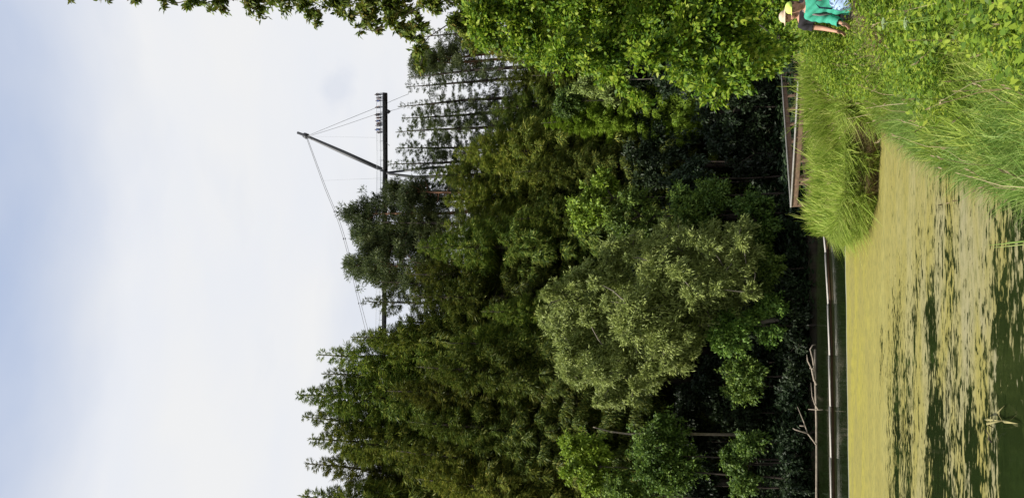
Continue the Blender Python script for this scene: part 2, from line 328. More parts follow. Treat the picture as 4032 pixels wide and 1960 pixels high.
# ------------------------------------------------------------------ conifers
def conifer_mesh(seed, H=30.0, Rad=3.6, base=0.06, step=.62, nb=8, dens=1.0, droop=.42, spl=.52, spw=.052, ragged=.2, power=.9, wide=.17, curtain=.9, bare_twigs=0):
    rng = np.random.RandomState(seed); tb = MB()
    k = 14; zz = np.linspace(-1.0, H, k); wob = np.stack([np.cumsum(rng.normal(0, .05, k)), np.cumsum(rng.normal(0, .05, k))], 1)
    rr = .33 * (1 - np.linspace(0, 1, k)) ** .8 * H / 30 + .025
    tb.tube(np.column_stack([wob, zz]), rr, 8)
    tx = lambda z: np.array([np.interp(z, zz, wob[:, 0]), np.interp(z, zz, wob[:, 1]), z])
    P, A, Nn_, Ls, Ws = [], [], [], [], []
    z = H * base
    rag = 1 + ragged * .6 * np.array([math.sin(i * .9 + seed) for i in range(400)])
    li = 0
    while z < H - .25:
        t = (z - H * base) / (H * (1 - base)); li += 1
        Lb = Rad * (1 - t) ** power * min(1, .55 + t * 3.0) * rag[li % 400] + .18
        a0 = rng.uniform(0, 6.28); n = nb if t < .93 else 4
        for b in range(n):
            if rng.rand() < ragged * .45: continue
            a = a0 + b * 6.283 / n + rng.uniform(-.35, .35); L0 = Lb * rng.uniform(1 - ragged, 1.08)
            el = (.55 - 1.1 * (1 - t) * droop * 2) if t > .0 else -.4
            el = -droop * (1 - t) * 1.1 + .5 * t ** 1.5 + rng.uniform(-.1, .1)
            d = np.array([math.cos(a) * math.cos(el), math.sin(a) * math.cos(el), math.sin(el)])
            o = tx(min(H - .1, z + rng.uniform(-.22, .22)))
            ss = np.linspace(0, 1, 5)
            sag = (-.20 * L0 * np.sin(ss * math.pi * .8) + .06 * L0 * ss ** 3) * (1 - .7 * t)
            pl = o + d * L0 * ss[:, None]; pl[:, 2] += sag
            if L0 > .7: tb.tube(pl[:4], np.linspace(.035 * L0 / 3 + .012, .008, 4), 3, cap=False)
            sd_ = np.array([-math.sin(a), math.cos(a), 0])
            m = max(6, int(L0 * 108 * dens))
            s = rng.uniform(.10, 1.02, m) ** .75
            base_p = o + d * L0 * s[:, None]; base_p[:, 2] += np.interp(s, ss, sag)
            half = (.12 + wide * L0 * (1.05 - s)) * rng.uniform(-1, 1, m)
            hang = rng.uniform(0, 1, m) ** 1.6 * curtain * np.minimum(1, L0 / 2.2) * (1 - .6 * t)
            p = base_p + sd_ * half[:, None]; p[:, 2] -= hang + np.abs(half) * .22
            ax = d * rng.uniform(.3, 1, (m, 1)) + sd_ * (np.sign(half) * rng.uniform(.2, 1, m))[:, None] + rng.normal(0, .22, (m, 3)); ax[:, 2] -= rng.uniform(0.2, 1.5, m) * (1 - .75 * t)
            P.append(p); A.append(ax); Nn_.append(np.tile([0, 0, 1.0], (m, 1)) + rng.normal(0, .5, (m, 3)))
            sz = min(1, .42 + L0 / 3.2); Ls.append(spl * sz * rng.uniform(.6, 1.3, m)); Ws.append(spw * (.4 + .6 * sz) * rng.uniform(.7, 1.4, m))
        z += step * rng.uniform(.7, 1.3)
    for i in range(bare_twigs):
        z = rng.uniform(.12, base + .2) * H; a = rng.uniform(0, 6.28); l = rng.uniform(.5, 1.8); o = tx(z)
        tb.tube([o, o + np.array([math.cos(a) * l, math.sin(a) * l, rng.uniform(-.5, .2) * l])], [.02, .006], 3, cap=False)
    # leader
    m = 40; zs = H - rng.uniform(0, 1.0, m); a = rng.uniform(0, 6.28, m); P.append(np.array([tx(q) for q in zs])); A.append(np.stack([np.cos(a) * .6, np.sin(a) * .6, np.full(m, .8)], 1)); Nn_.append(rng.normal(0, 1, (m, 3))); Ls.append(np.full(m, .17)); Ws.append(np.full(m, .04))
    V, F = leaves(np.vstack(P), np.vstack(A), np.vstack(Nn_), np.concatenate(Ls), np.concatenate(Ws), .05)
    return tb.mesh('trunk', True), qmesh('crown', V, F)
def pine_mesh(seed, H=30.0, base=.62):
    """open pine: long bare stem, flat ragged needle pads"""
    rng = np.random.RandomState(seed); tb = MB(); k = 14; zz = np.linspace(-1, H, k)
    wob = np.stack([np.cumsum(rng.normal(0, .12, k)), np.cumsum(rng.normal(0, .12, k))], 1); tb.tube(np.column_stack([wob, zz]), .27 * (1 - np.linspace(0, 1, k)) ** .7 + .03, 8)
    tx = lambda z: np.array([np.interp(z, zz, wob[:, 0]), np.interp(z, zz, wob[:, 1]), z])
    P, A, Q = [], [], []
    for i in range(38):
        t = rng.rand() ** .8; z = H * (base + (1 - base) * t); a = rng.uniform(0, 6.28); l = (2.7 * (1 - t) ** .9 + .35) * rng.uniform(.5, 1.1)
        o = tx(z); e = o + np.array([math.cos(a) * l, math.sin(a) * l, rng.uniform(-.05, .55) * l]); mid = (o + e) / 2 + [0, 0, -.1 * l]
        tb.tube([o, mid, e], [.06, .035, .012], 4, cap=False)
        for q in range(5):
            c = mid + (e - mid) * rng.uniform(.1, 1.1) + rng.normal(0, .42, 3) * [1, 1, .5]; m = 80
            dv = unit(rng.normal(0, 1, (m, 3))); P.append(c + dv * rng.uniform(.05, .5, (m, 1)) * [1, 1, .55]); A.append(dv + [0, 0, .35]); Q.append(rng.normal(0, 1, (m, 3)))
    for i in range(16):
        z = rng.uniform(.25, base + .1) * H; a = rng.uniform(0, 6.28); l = rng.uniform(.4, 1.5); o = tx(z); tb.tube([o, o + np.array([math.cos(a) * l, math.sin(a) * l, rng.uniform(-.4, .2) * l])], [.025, .006], 3, cap=False)
    P = np.vstack(P); V, F = leaves(P, np.vstack(A), np.vstack(Q), .28 * rng.uniform(.6, 1.3, len(P)), .06 * rng.uniform(.7, 1.4, len(P)), .05)
    return tb.mesh('trunk', True), qmesh('crown', V, F)
FULL = [conifer_mesh(s, Rad=r, dens=.8, droop=.35, ragged=.3) for s, r in ((6, 5.4), (7, 5.0), (8, 5.8))]
DENSE = [conifer_mesh(s, base=.34, bare_twigs=30, Rad=r, dens=dn, droop=dr, ragged=rg) for s, r, dn, dr, rg in ((1, 4.6, 1.15, .46, .16), (2, 5.0, 1.1, .40, .22), (3, 4.2, 1.2, .52, .14), (4, 5.2, 1.05, .36, .26), (5, 4.8, 1.1, .48, .18))]
THIN = [conifer_mesh(s, Rad=r, dens=1.0, droop=.4, ragged=.4, base=bs - .08, step=.62, nb=5, wide=.2, curtain=.7, power=.6, bare_twigs=26) for s, r, bs in ((11, 3.1, .36), (12, 2.7, .42), (13, 3.4, .32), (14, 2.6, .38))]
PINE = [pine_mesh(s, base=.70) for s in (21, 22, 23)]
WISP = [conifer_mesh(s, Rad=r, dens=.8, droop=.2, ragged=.6, base=bs - .1, step=.62, nb=4, wide=.25, curtain=.5, power=.5, bare_twigs=70, spl=.36, spw=.06) for s, r, bs in ((31, 2.2, .62), (32, 1.8, .66), (33, 2.5, .58))]
PLACES = [(-1e9, 'beyond the left edge of the photo'), (-20, 'at the left edge of the photo'), (80, 'beneath the topmost lit bush'), (180, 'right of the three lit bushes'), (280, 'behind the thin bare stem'), (380, 'left of the willow'),
 (470, 'under the left end of the willow'), (560, 'behind the left half of the willow'), (660, 'behind the middle of the willow'), (760, 'behind the thickest part of the willow'), (860, 'behind the right half of the willow'), (960, 'at the right end of the willow'),
 (1060, 'just right of the willow'), (1150, 'above the left corner of the fences'), (1240, 'above the left part of the fences'), (1330, 'above the middle of the fences'), (1430, 'above the right part of the fences'), (1530, 'where the beech tips begin'), (1630, 'behind the beech tips'), (1720, 'behind the beech leaves'), (1810, 'deep behind the beech leaves'), (1910, 'behind the beech at the right edge')]
def where(u): return [p for a, p in PLACES if u >= a][-1]
RT = random.Random(7)
def plant_tree(kind, u, v, y, name, label, cat, group=None, wide=1.0, mats=None, var=None):
    if kind is DENSE: y += 3.0
    top = PT(u, v, y); base = float(height(top.x, y)); H = top.z - base
    tm, cm = kind[var if var is not None else RT.randrange(len(kind))]
    r = empty(name, (top.x, y, base), RT.uniform(0, 6.28)); s = H / 30.0
    fat = wide * (.55 * s + .45) 
    r.scale = (fat, fat, s)
    tag(r, label, cat, group)
    for nm, me_, mt in (('trunk', tm, mats[0]), ('crown', cm, mats[1])):
        key = nm + mt.name
        o = bpy.data.objects.new(nm, me_); link(o, r)
        if not me_.materials: me_.materials.append(mt)
        o.material_slots[0].link = 'OBJECT'; o.material_slots[0].material = mt
    return r
SM = (BARK, SPRUCE); TM = (BARK, SPRUCED); PM = (BARKP, SPRUCED)
SG = 'spruces along the ridge of the far bank'
crest = [
 (15, 1180, 42.0, 1.0, 'tall dark spruce cut by the lower edge of the photo, left end of the treetops'),
 (130, 1205, 44.5, .95, 'tall spruce second from the left end of the treetops'),
 (235, 1215, 42.5, 1.0, 'full green spruce between the two leftmost pointed tops and the highest top'),
 (318, 1195, 44.5, .9, 'slim spruce with pointed tip just left of the highest treetop'),
 (412, 1168, 43.0, 1.05, 'highest spruce top of the forest, with ragged pointed tip'),
 (500, 1275, 45.0, .9, 'spruce tucked behind the highest treetop on its right'),
 (565, 1255, 43.5, .95, 'spruce whose pointed tip stands right of the highest treetop'),
 (640, 1390, 42.5, .9, 'lower green spruce where the cable drops out of sight')]
for u, v, y, wd, lb in crest: plant_tree(DENSE, u, v, y, 'spruce_tree', lb, 'spruce tree', SG, wd, SM)
for u, v, y, wd, lb in [
 (700, 1560, 43.5, 1.0, 'green spruce rising below the left stretch of walkway'),
 (790, 1610, 42, 1.0, 'olive spruce under the thin trees beside the walkway gap'),
 (880, 1590, 44, 1.05, 'yellow green spruce lit by the sun below the thin crowns'),
 (985, 1640, 42, 1.0, 'sunlit yellow green spruce in the middle of the forest'),
 (1075, 1745, 43.5, 1.0, 'broad olive spruce below the reddish pine stem'),
 (1175, 1745, 44, 1.0, 'brownish olive spruce left of the mast foot'),
 (1262, 1690, 45, 1.0, 'green spruce standing straight below the mast foot'),
 (1345, 1790, 43, 1.0, 'green spruce below the viewing platform'),
 (1430, 1900, 44, 1.0, 'dark spruce below the right part of the platform'),
 (1530, 1930, 44.5, 1.0, 'olive spruce under the free end of the platform'),
 (1640, 1960, 45, 1.0, 'dusky spruce seen past the tips of the overhanging branches'),
 (1760, 1900, 46, 1.0, 'spruce mostly hidden behind the overhanging beech'),
 (1890, 1900, 46, 1.0, 'spruce hidden deep behind the beech at the photo edge')]:
    plant_tree(DENSE, u, v, y, 'spruce_tree', lb, 'spruce tree', 'sunlit spruces in the middle of the forest', wd, SM)
for u, v, y, wd, lb in [
 (70, 1640, 38.6, .95, 'lower spruce in front at the left end of the forest'), (180, 1560, 39.6, 1.0, 'spruce in the second row below the full green spruce'),
 (300, 1600, 38.8, .9, 'spruce with drooping branches below the slim pointed spruce'), (420, 1520, 40, 1.0, 'front row spruce below the highest treetop'),
 (520, 1640, 38.9, .95, 'front row spruce above the left side of the willow'), (620, 1760, 39.6, .95, 'front row spruce above the willow crown'),
 (740, 1900, 39.2, .9, 'short dark spruce behind the willow'), (1100, 2020, 40, .9, 'short spruce above the bright hazel bush'),
 (1290, 2030, 40.5, .85, 'shaded spruce right of the bright hazel bush'), (1480, 2130, 40, .8, 'small bright green spruce below the platform end')]:
    plant_tree(DENSE, u, v, y, 'spruce_tree', lb, 'spruce tree', 'front row spruces', wd, SM if v != 2130 else (BARK, BRIGHTB))
# shaded filler spruces deep in the forest
for i in range(22):
    u = -20 + i * 100 + RT.uniform(-30, 30); y = RT.uniform(46, 54)
    vt = np.interp(u, [-400, 600, 700, 1000, 1200, 1500, 2200], [1350, 1450, 1700, 1820, 1950, 2120, 2100]) + RT.uniform(-40, 60)
    plant_tree(FULL, u, vt, y, 'spruce_tree', 'dark rear spruce ' + where(u), 'spruce tree', 'spruces filling the dark wood', 1.1, SM)
for u, v, y, kd, lb in [
 (782, 1432, 56, THIN, 'thin see-through spruce beside the gap over the left walkway'),
 (850, 1470, 55, THIN, 'thin spruce with hanging twigs right of the walkway gap'),
 (920, 1372, 56, PINE, 'bare-stemmed pine with a pointed tip touching the cable'),
 (985, 1440, 57, PINE, 'pine with bushy top between the two highest pines'),
 (1045, 1400, 58, PINE, 'open pine with leaning bare stem beside the tallest pine'),
 (885, 1470, 58, PINE, 'small bushy pine low between the pointed pine and the thin spruce'),
 (1015, 1500, 59, PINE, 'dense pine crown hiding the walkway left of the tallest pine'),
 (1080, 1480, 55, THIN, 'dark narrow conifer just left of the tallest pine stem'),
 (1195, 1490, 57, THIN, 'ragged conifer filling the dip before the mast foot'),
 (1108, 1362, 57, PINE, 'tallest pine of the middle with reddish stem against the sky'),
 (1165, 1415, 58, THIN, 'thin dark conifer right of the tallest pine'),
 (1225, 1535, 56, PINE, 'ragged pine standing before the mast foot'),
 (1310, 1535, 57, THIN, 'slender dark conifer right of the mast foot'),
 (1370, 1560, 59, THIN, 'dark open conifer under the walkers on the platform'),
 (1440, 1562, 57, THIN, 'pointed thin conifer directly below the middle of the platform'),
 (1500, 1580, 60, THIN, 'sparse conifer with spiky twigs below the platform end'),
 (1556, 1568, 58, WISP, 'sparse larch just beyond the end of the platform'),
 (1618, 1600, 60, WISP, 'straight bare-stemmed larch with wispy twigs'),
 (1672, 1610, 57, WISP, 'pale wispy larch between platform and overhanging leaves'),
 (1700, 1625, 61, PINE, 'bare pine stem of the close pair by the sky gap'),
 (1738, 1640, 61, PINE, 'thin pine stem right beside its twin by the sky gap'),
 (1810, 1650, 58, WISP, 'wispy conifer half hidden by the overhanging leaves')]:
    plant_tree(kd, u, v, y, 'pine_tree' if kd is PINE else 'thin_conifer', lb, 'pine tree' if kd is PINE else 'conifer', 'open trees on the skyline', .9, PM if kd is PINE else TM)

# ------------------------------------------------------------------ broadleaved trees and bushes
def leafy(name, label, cat, trunk, blobs, leaf, mats, seed=0, dens=1.0, twig=.012, group=None, droop=.3, trunk_r=.18, limb=1.0, shell=.45, cluster=.10):
    """trunk: list of points; blobs: (centre, radius) ; leaf=(len,width)"""
    rng = np.random.RandomState(seed); root = empty(name, trunk[0]); off = Vector(trunk[0]); tag(root, label, cat, group)
    tp = np.array([list(Vector(p) - off) for p in trunk]); tb = MB(); n = len(tp)
    # smooth trunk
    s = np.linspace(0, n - 1, 4 * n); cv = np.stack([np.interp(s, np.arange(n), tp[:, i]) for i in range(3)], 1) + rng.normal(0, trunk_r * .15, (4 * n, 3))
    rad = trunk_r * (1 - np.linspace(0, 1, 4 * n)) ** .7 + trunk_r * .15; tb.tube(cv, rad, 8)
    P, A, Q = [], [], []; nodes = [q for q in cv]; order = sorted(blobs, key=lambda b: -float(np.max(b[1])))
    for c, r in order:
        c = np.array(list(Vector(c) - off)); r = np.broadcast_to(np.asarray(r, float), (3,)).copy()
        na = np.array(nodes); dd = np.linalg.norm(na - c, axis=1) + np.maximum(0, na[:, 2] - c[2]) * 1.5; o = na[int(np.argmin(dd))]; nodes.append(c)
        md = (o + c) / 2 + rng.normal(0, .08, 3) * np.linalg.norm(c - o) + [0, 0, .08 * np.linalg.norm(c - o)]
        rl = min(trunk_r * .5, .02 + .02 * np.linalg.norm(c - o)) * limb
        tb.tube([o, (o + md) / 2 + rng.normal(0, .02, 3), md, (md + c) / 2, c], np.linspace(rl, rl * .35, 5), 5, cap=False)
        area = 4 * 3.14 * (r[0] * r[1] + r[0] * r[2] + r[1] * r[2]) / 3
        nl = int(area * dens * 1.7 / (leaf[0] * leaf[1] * .55)); nt_ = max(6, nl // 34)
        dv = unit(rng.normal(0, 1, (nt_, 3))); rr = rng.uniform(shell, 1.12, (nt_, 1)) * (1 + .25 * np.sin(dv[:, :1] * 5 + dv[:, 2:] * 7 + seed))
        e = c + dv * r * rr; st = c + dv * r * .15 + rng.normal(0, .1, (nt_, 3)) * r
        if twig:
            for q in range(0, nt_, 1 if nt_ < 120 else 2): tb.tube([st[q], (st[q] + e[q]) / 2 + [0, 0, .08 * r[2]], e[q]], [twig, twig * .7, twig * .3], 3, cap=False)
        k = nl // nt_ + 1; t = rng.uniform(.35, 1.08, (nt_, k, 1))
        p = st[:, None] + (e - st)[:, None] * t; p[..., 2] += .08 * r[2] * 4 * (t * (1 - t))[..., 0]
        p = p + rng.normal(0, cluster, p.shape) * (r.mean() ** .5) * .8
        ax = unit(e - st)[:, None] * .7 + rng.normal(0, .6, p.shape); ax[..., 2] -= droop
        P.append(p.reshape(-1, 3)); A.append(ax.reshape(-1, 3)); Q.append((rng.normal(0, .55, p.shape) + [0, 0, .8] + np.array([-.2, -.5, 0])).reshape(-1, 3))
    P = np.vstack(P); m = len(P); V, F = leaves(P, np.vstack(A), np.vstack(Q), leaf[0] * rng.uniform(.65, 1.25, m), leaf[1] * rng.uniform(.65, 1.25, m))
    tb.obj('trunk', mats[0], root, True)
    o = bpy.data.objects.new('crown', qmesh('crown', V, F)); o.data.materials.append(mats[1]); link(o, root)
    return root
def blobs_px(lst, y, jit=0, rng=None, yy=.9):
    out_ = []
    for b in lst:
        u, v, r = b[:3]; dy = b[3] if len(b) > 3 else 0
        if rng is not None: dy += rng.uniform(-jit, jit)
        rm = r * PXM(y + dy); out_.append((PT(u, v, y + dy), (rm, rm * yy, rm)))
    return out_
rj = random.Random(5)
# overhanging beech, low on the right
low = [(1900,1900,90),(1830,1930,80),(1920,2050,110),(1800,2070,90),(1740,2120,60),(1900,2220,130),(1780,2230,100),(1710,2290,60),(1890,2400,130),(1770,2400,110),(1690,2400,70),
 (1640,2440,40),(1605,2475,34),(1575,2510,28),(1548,2540,20),(1870,2580,140),(1750,2560,90),(1860,2740,130),(1745,2700,100),(1670,2720,60),(1700,2810,80),(1640,2800,60),(1590,2830,45),(1620,2870,45),
 (1850,2860,110),(1740,2900,80),(1660,2930,55),(1870,2950,50),(1800,3070,70,4),(1740,3070,50,3),(1900,3030,90,5),(1960,3060,90,5),(1780,2990,70),(1700,3010,50),(1960,2650,110),(1960,2300,110),(1960,2850,110),(1960,1990,90),(2050,2400,150),(2050,2100,140),(2060,2700,150)]
leafy('beech_tree', 'bright green beech hanging in from the right over the boardwalk', 'beech tree', [(6.6, 11.3, .2), (6.4, 11.0, 3), (6.0, 10.8, 6), (5.4, 10.5, 9)],
      blobs_px(low, 10.5, .5, rj), (.078, .046), (BARK, BEECH), 3, dens=1.15, limb=.3, twig=.004, trunk_r=.22, cluster=.085, shell=.25)
up = [(1962,270,16),(1965,420,26),(1962,540,34),(1958,640,40),(1962,760,60),(1955,860,50),(1950,1000,60),(1965,1100,70),(1935,1190,50),(1905,1225,36),(1882,1235,22),(1940,1330,60),(1900,1370,30),(1960,1440,80),(1900,1450,50),(1860,1480,36),(1845,1420,20),
 (1930,1560,80),(1870,1560,55),(1830,1600,40),(1800,1640,34),(1770,1650,30),(1735,1650,26),(1700,1655,24),(1860,1640,45),(1950,1700,70),(1880,1790,60),(1930,1850,90),(1840,1850,60),(1790,1880,50),(1790,1960,60),(1740,1990,40),(2040,1500,140),(2040,1200,130),(2040,900,120),(2050,1750,150)]
leafy('oak_tree', 'darker leafy tree whose branch tips reach over the sky at the right', 'tree', [(8.6, 14.5, .3), (8.2, 14.2, 4), (7.4, 14, 9), (6.6, 13.6, 14), (6.0, 13.4, 19)],
      blobs_px(up, 13.5, .7, rj), (.12, .06), (BARK, OAKL), 4, dens=1.1, limb=.35, twig=.006, trunk_r=.26, cluster=.08, shell=.2, droop=.5)
# willow on the far shore
wl = [(560,2260,95),(680,2210,90),(790,2230,80),(640,2350,110),(500,2370,100),(760,2360,110),(880,2300,70),(420,2440,80),(560,2490,120),(700,2500,130),(840,2450,110),(950,2420,70),(990,2490,50),(400,2380,50),
 (620,2620,120),(760,2640,120),(880,2600,110),(980,2570,80),(700,2740,110),(830,2760,120),(950,2720,100),(1030,2680,60),(1050,2600,45),(900,2860,100),(1010,2820,80),(780,2880,90),(1040,2920,60),(960,2950,70),(480,2560,80),(540,2680,70)]
rw = random.Random(3); wl2 = []
for u, v, r in wl:
    wl2.append((u, v, r * .8, rw.uniform(-.8, .3)))
    for q in range(3):
        a = rw.uniform(0, 6.28); wl2.append((u + math.cos(a) * r * rw.uniform(.6, 1.05), v + math.sin(a) * r * rw.uniform(.6, 1.05), r * rw.uniform(.22, .42), rw.uniform(-1.4, .5)))
leafy('willow_tree', 'broad grey green willow bulging over the far shore', 'willow tree', [(-3.0, 37.0, .2), (-3.4, 36.4, 3), (-3.6, 36, 6.5), (-3.4, 36, 8)],
      blobs_px(wl2, 35.8, .9, rj, .8), (.20, .055), (BARKW, WILLOW), 6, dens=1.15, limb=.7, twig=.012, trunk_r=.13, cluster=.14, shell=.3)
# bushes
def bush(u, v, y, w_, h_, label, mats, seed, leaf=(.16, .09), dens=1.0, name='leafy_bush', cat='bush', group=None, nb=9):
    rg = random.Random(seed); bl = []
    for i in range(nb):
        a = rg.uniform(-1, 1); b = rg.uniform(-1, 1) * math.sqrt(max(0, 1 - a * a * .8)); bl.append((u + a * w_ * .62, v + b * h_ * .62, rg.uniform(.32, .5) * min(w_, h_), rg.uniform(-.4, .8)))
    c = PT(u, v + h_ * .7, y); g = float(height(c.x, y + .3))
    t = [(c.x + .1, y + .3, g), (c.x, y + .2, g + (c.z - g) * .5 + .2), tuple(PT(u, v, y))]
    return leafy(name, label, cat, t, blobs_px(bl, y), leaf, mats, seed, dens, twig=.014, trunk_r=.05, group=group, cluster=.12, shell=.3)
bush(1180, 2340, 38.5, 130, 130, 'bright green hazel bush in the sun right of the willow top', (BARK, BRIGHTB), 31, (.2, .11))
bush(1110, 2520, 38.0, 110, 170, 'deep green bush between the willow and the dark wood', (BARK, BUSH), 32)
bush(1640, 2330, 41, 110, 170, 'pale grey green bush glimpsed left of the beech branch tip', (BARKW, WILLOW), 33, (.2, .08))
bush(1560, 2250, 42, 80, 90, 'small olive bush beside the pale grey green one', (BARK, BUSH), 34)
bush(130, 2290, 36.4, 150, 120, 'sunlit bush at the left end of the shore, topmost of three', (BARK, BRIGHTB), 35, nb=12)
bush(170, 2600, 36.4, 210, 170, 'wide green bush in the middle of the left shore, with leafy tips', (BARK, BUSH), 36, nb=14)
bush(140, 2930, 35.9, 150, 110, 'small lit bush close over the water at the left edge', (BARK, BUSH), 37)
bush(20, 2450, 36.5, 110, 120, 'leafy bush cut by the photo edge beside the topmost lit bush', (BARK, BUSH), 38)
bush(1150, 2760, 37.9, 120, 150, 'dark green bush below the deep green one, right of the willow', (BARK, BUSH), 39, nb=12)
bush(1090, 2980, 37.4, 110, 120, 'dusky leafy bush over the shore between willow and fence corner', (BARK, BUSH), 40, nb=12)
bush(900, 3010, 36.9, 130, 100, 'dusky bush under the right half of the willow', (BARK, BUSH), 41, nb=12)
bush(700, 3040, 36.6, 130, 90, 'dusky bush under the middle of the willow, hiding its stem', (BARK, BUSH), 42, nb=12)
bush(680, 2880, 36.1, 120, 110, 'leafy dusky shrub before the willow stem', (BARK, BUSH), 44, nb=12)
bush(480, 2900, 36.5, 110, 130, 'dusky bush under the left end of the willow', (BARK, BUSH), 43, nb=12)
for i in range(20):
    u = -60 + i * 100 + rj.uniform(-20, 20); v = rj.choice((2720, 2860, 3000)) + rj.uniform(-40, 40)
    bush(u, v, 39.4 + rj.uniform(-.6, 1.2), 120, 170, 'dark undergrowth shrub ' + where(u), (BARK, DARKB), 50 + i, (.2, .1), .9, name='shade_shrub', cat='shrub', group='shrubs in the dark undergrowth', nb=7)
for i in range(19):
    u = -80 + i * 85 + rj.uniform(-20, 20)
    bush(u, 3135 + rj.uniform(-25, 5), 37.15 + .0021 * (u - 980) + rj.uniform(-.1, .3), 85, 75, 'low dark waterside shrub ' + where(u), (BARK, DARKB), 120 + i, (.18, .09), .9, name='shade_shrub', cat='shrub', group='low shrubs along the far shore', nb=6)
for i in range(12):
    u = 500 + i * 120 + rj.uniform(-20, 20)
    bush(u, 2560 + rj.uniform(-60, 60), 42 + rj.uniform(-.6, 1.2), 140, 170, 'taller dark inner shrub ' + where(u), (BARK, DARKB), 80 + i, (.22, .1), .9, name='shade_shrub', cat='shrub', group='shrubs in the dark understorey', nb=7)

# ------------------------------------------------------------------ grass and weeds
rng = np.random.RandomState(42)
def scatter(n, x0, x1, y0, y1, dmin, fn=None, wy=0.0):
    x = rng.uniform(x0, x1, n); y = y0 + (y1 - y0) * rng.rand(n) ** (1 + wy)
    d = dland(x, y); k = d > dmin + .05 * np.sin(x * 9)
    k &= (x < .345 * (y + 1.0) + .35) & (x > -.345 * (y + 1) - .3)
    if fn is not None: k &= fn(x, y, d)
    x, y, d = x[k], y[k], d[k]; return x, y, height(x, y), d
def stuff(name, V, F, mat):
    o = bpy.data.objects.new(name, qmesh(name, V, F)); o.data.materials.append(mat); link(o); tag(o, kind='stuff'); return o
offpath = lambda x, y, d: ~((np.abs(y - 12.1) < .55) & (x > 3.4))
# long grass on the whole bank
x, y, z, d = scatter(300000, -3, 9, 2.6, 26, -.06, offpath, .45)
clump = np.clip(.5 + .6 * vnoise(x * 2.1, y * 2.1, 2.0, 3), 0, 1.3)
far_ = sstep(15.5, 18, y)
h = (.16 + .34 * clump ** 1.5) * (1 + .8 * far_ + .5 * far_ * (rng.rand(len(x)) > .94)) * rng.uniform(.6, 1.25, len(x)) * (.7 + .3 * sstep(0, .6, d))
a = 2.5 * vnoise(x, y, .8, 9) ; ln = np.stack([np.cos(a), np.sin(a), 0 * a], 1) * rng.uniform(.15, .75, (len(x), 1)) + rng.normal(0, .22, (len(x), 3)) * [1, 1, 0]
wd = .007 + .0016 * y
V, F = blades(np.stack([x, y, z - .02], 1), ln, h, wd * rng.uniform(.7, 1.3, len(x)), rng)
xe, ye, ze, de = scatter(150000, -.4, 5.6, 15.6, 22, -.14, lambda x, y, d: (d < .3) & ((vnoise(x, y, 3, 2) < .25) | (y > 18)))
ne = len(xe); he = rng.uniform(.2, .6, ne); le = np.stack([rng.normal(-.25, .5, ne), rng.normal(-.45, .4, ne), 0 * xe], 1)
V2_, F2_ = blades(np.stack([xe, ye, np.maximum(ze, -.03)], 1), le, he, .032 * rng.uniform(.6, 1.3, ne), rng, 1.4); F = np.vstack([F, F2_ + len(V)]); V = np.vstack([V, V2_])
g = stuff('grass', V, F, GRASS); tag(g, 'tall bright green grass over the near bank and the spit', 'grass')
# finer fluffy grass at the water's edge, bottom
x, y, z, d = scatter(110000, -2, 4, 3.5, 14, -.02, lambda x, y, d: (d < 1.5 + .3 * np.sin(x * 3 + y * 2)) & (y < 13.5), .2)
ln = np.stack([-.45 + 0 * x, -.35 + 0 * x, 0 * x], 1) * rng.uniform(.0, 1.2, (len(x), 1)) + rng.normal(0, .42, (len(x), 3)) * [1, 1, 0]
V, F = blades(np.stack([x, y, z - .02], 1), ln, rng.uniform(.14, .40, len(x)), .010 * rng.uniform(.7, 1.3, len(x)), rng)
g = stuff('fine_grass', V, F, GRASFX if False else GRASSF); tag(g, 'soft fine grass leaning over the water at the near edge', 'grass')
# broad-leaved weeds: little stems with leaves
x, y, z, d = scatter(24000, -1, 8, 2.6, 16, .5, lambda x, y, d: offpath(x, y, d) & (((x - 3.25) / .35) ** 2 + ((y - 10.8) / .5) ** 2 > 1) & (vnoise(x, y, .9, 5) + .25 * (x - 1.5) > .1), .3)
m = len(x); hh = rng.uniform(.3, .62, m); P, A, Q, S = [], [], [], []
for q in range(16):
    t = rng.uniform(.35, 1.05, m); b = rng.uniform(0, 6.28, m)
    P.append(np.stack([x + rng.normal(0, .04, m), y + rng.normal(0, .04, m), z + hh * t], 1)); A.append(np.stack([np.cos(b), np.sin(b), rng.uniform(-.4, .7, m)], 1)); Q.append(rng.normal(0, .45, (m, 3)) + [0, -.2, 1]); S.append(rng.uniform(.6, 1.3, m))
S = np.concatenate(S); V, F = leaves(np.vstack(P), np.vstack(A), np.vstack(Q), .066 * S, .03 * S, .1)
g = stuff('broad_weeds', V, F, WEED); tag(g, 'yellow green leafy weeds mixed into the bank grass', 'weeds')
# dry bleached grass by the path and hanging roots at the spit's foot
x, y, z, d = scatter(90000, 2.3, 5, 9.6, 12.2, .3, lambda x, y, d: (((x - 3.25) / .32) ** 2 + ((y - 10.9) / .3) ** 2 < 1 - .4 * np.sin(x * 23 + y * 17)) | (((x - 2.72) / .13) ** 2 + ((y - 10.8) / .2) ** 2 < 1))
V1, F1 = blades(np.stack([x, y, z], 1), rng.normal(0, .5, (len(x), 3)) * [1, 1, 0], rng.uniform(.2, .46, len(x)), .018, rng)
x, y, z, d = scatter(260000, .6, 6, 15.8, 19.5, -.12, lambda x, y, d: (d < .06) & (x > 1.0) & (vnoise(x, y, 3, 2) > .1))
V2, F2 = blades(np.stack([x, y, np.maximum(z, -.02)], 1), rng.normal(0, .6, (len(x), 3)) * [1, .6, 0] + [0, -.5, 0], rng.uniform(.10, .34, len(x)), .022, rng)
x, y, z, d = scatter(700, -1, 8, 5, 19, .1, offpath)
V3, F3 = blades(np.stack([x, y, z], 1), rng.normal(0, .3, (len(x), 3)) * [1, 1, 0], rng.uniform(.45, .8, len(x)), .009, rng)
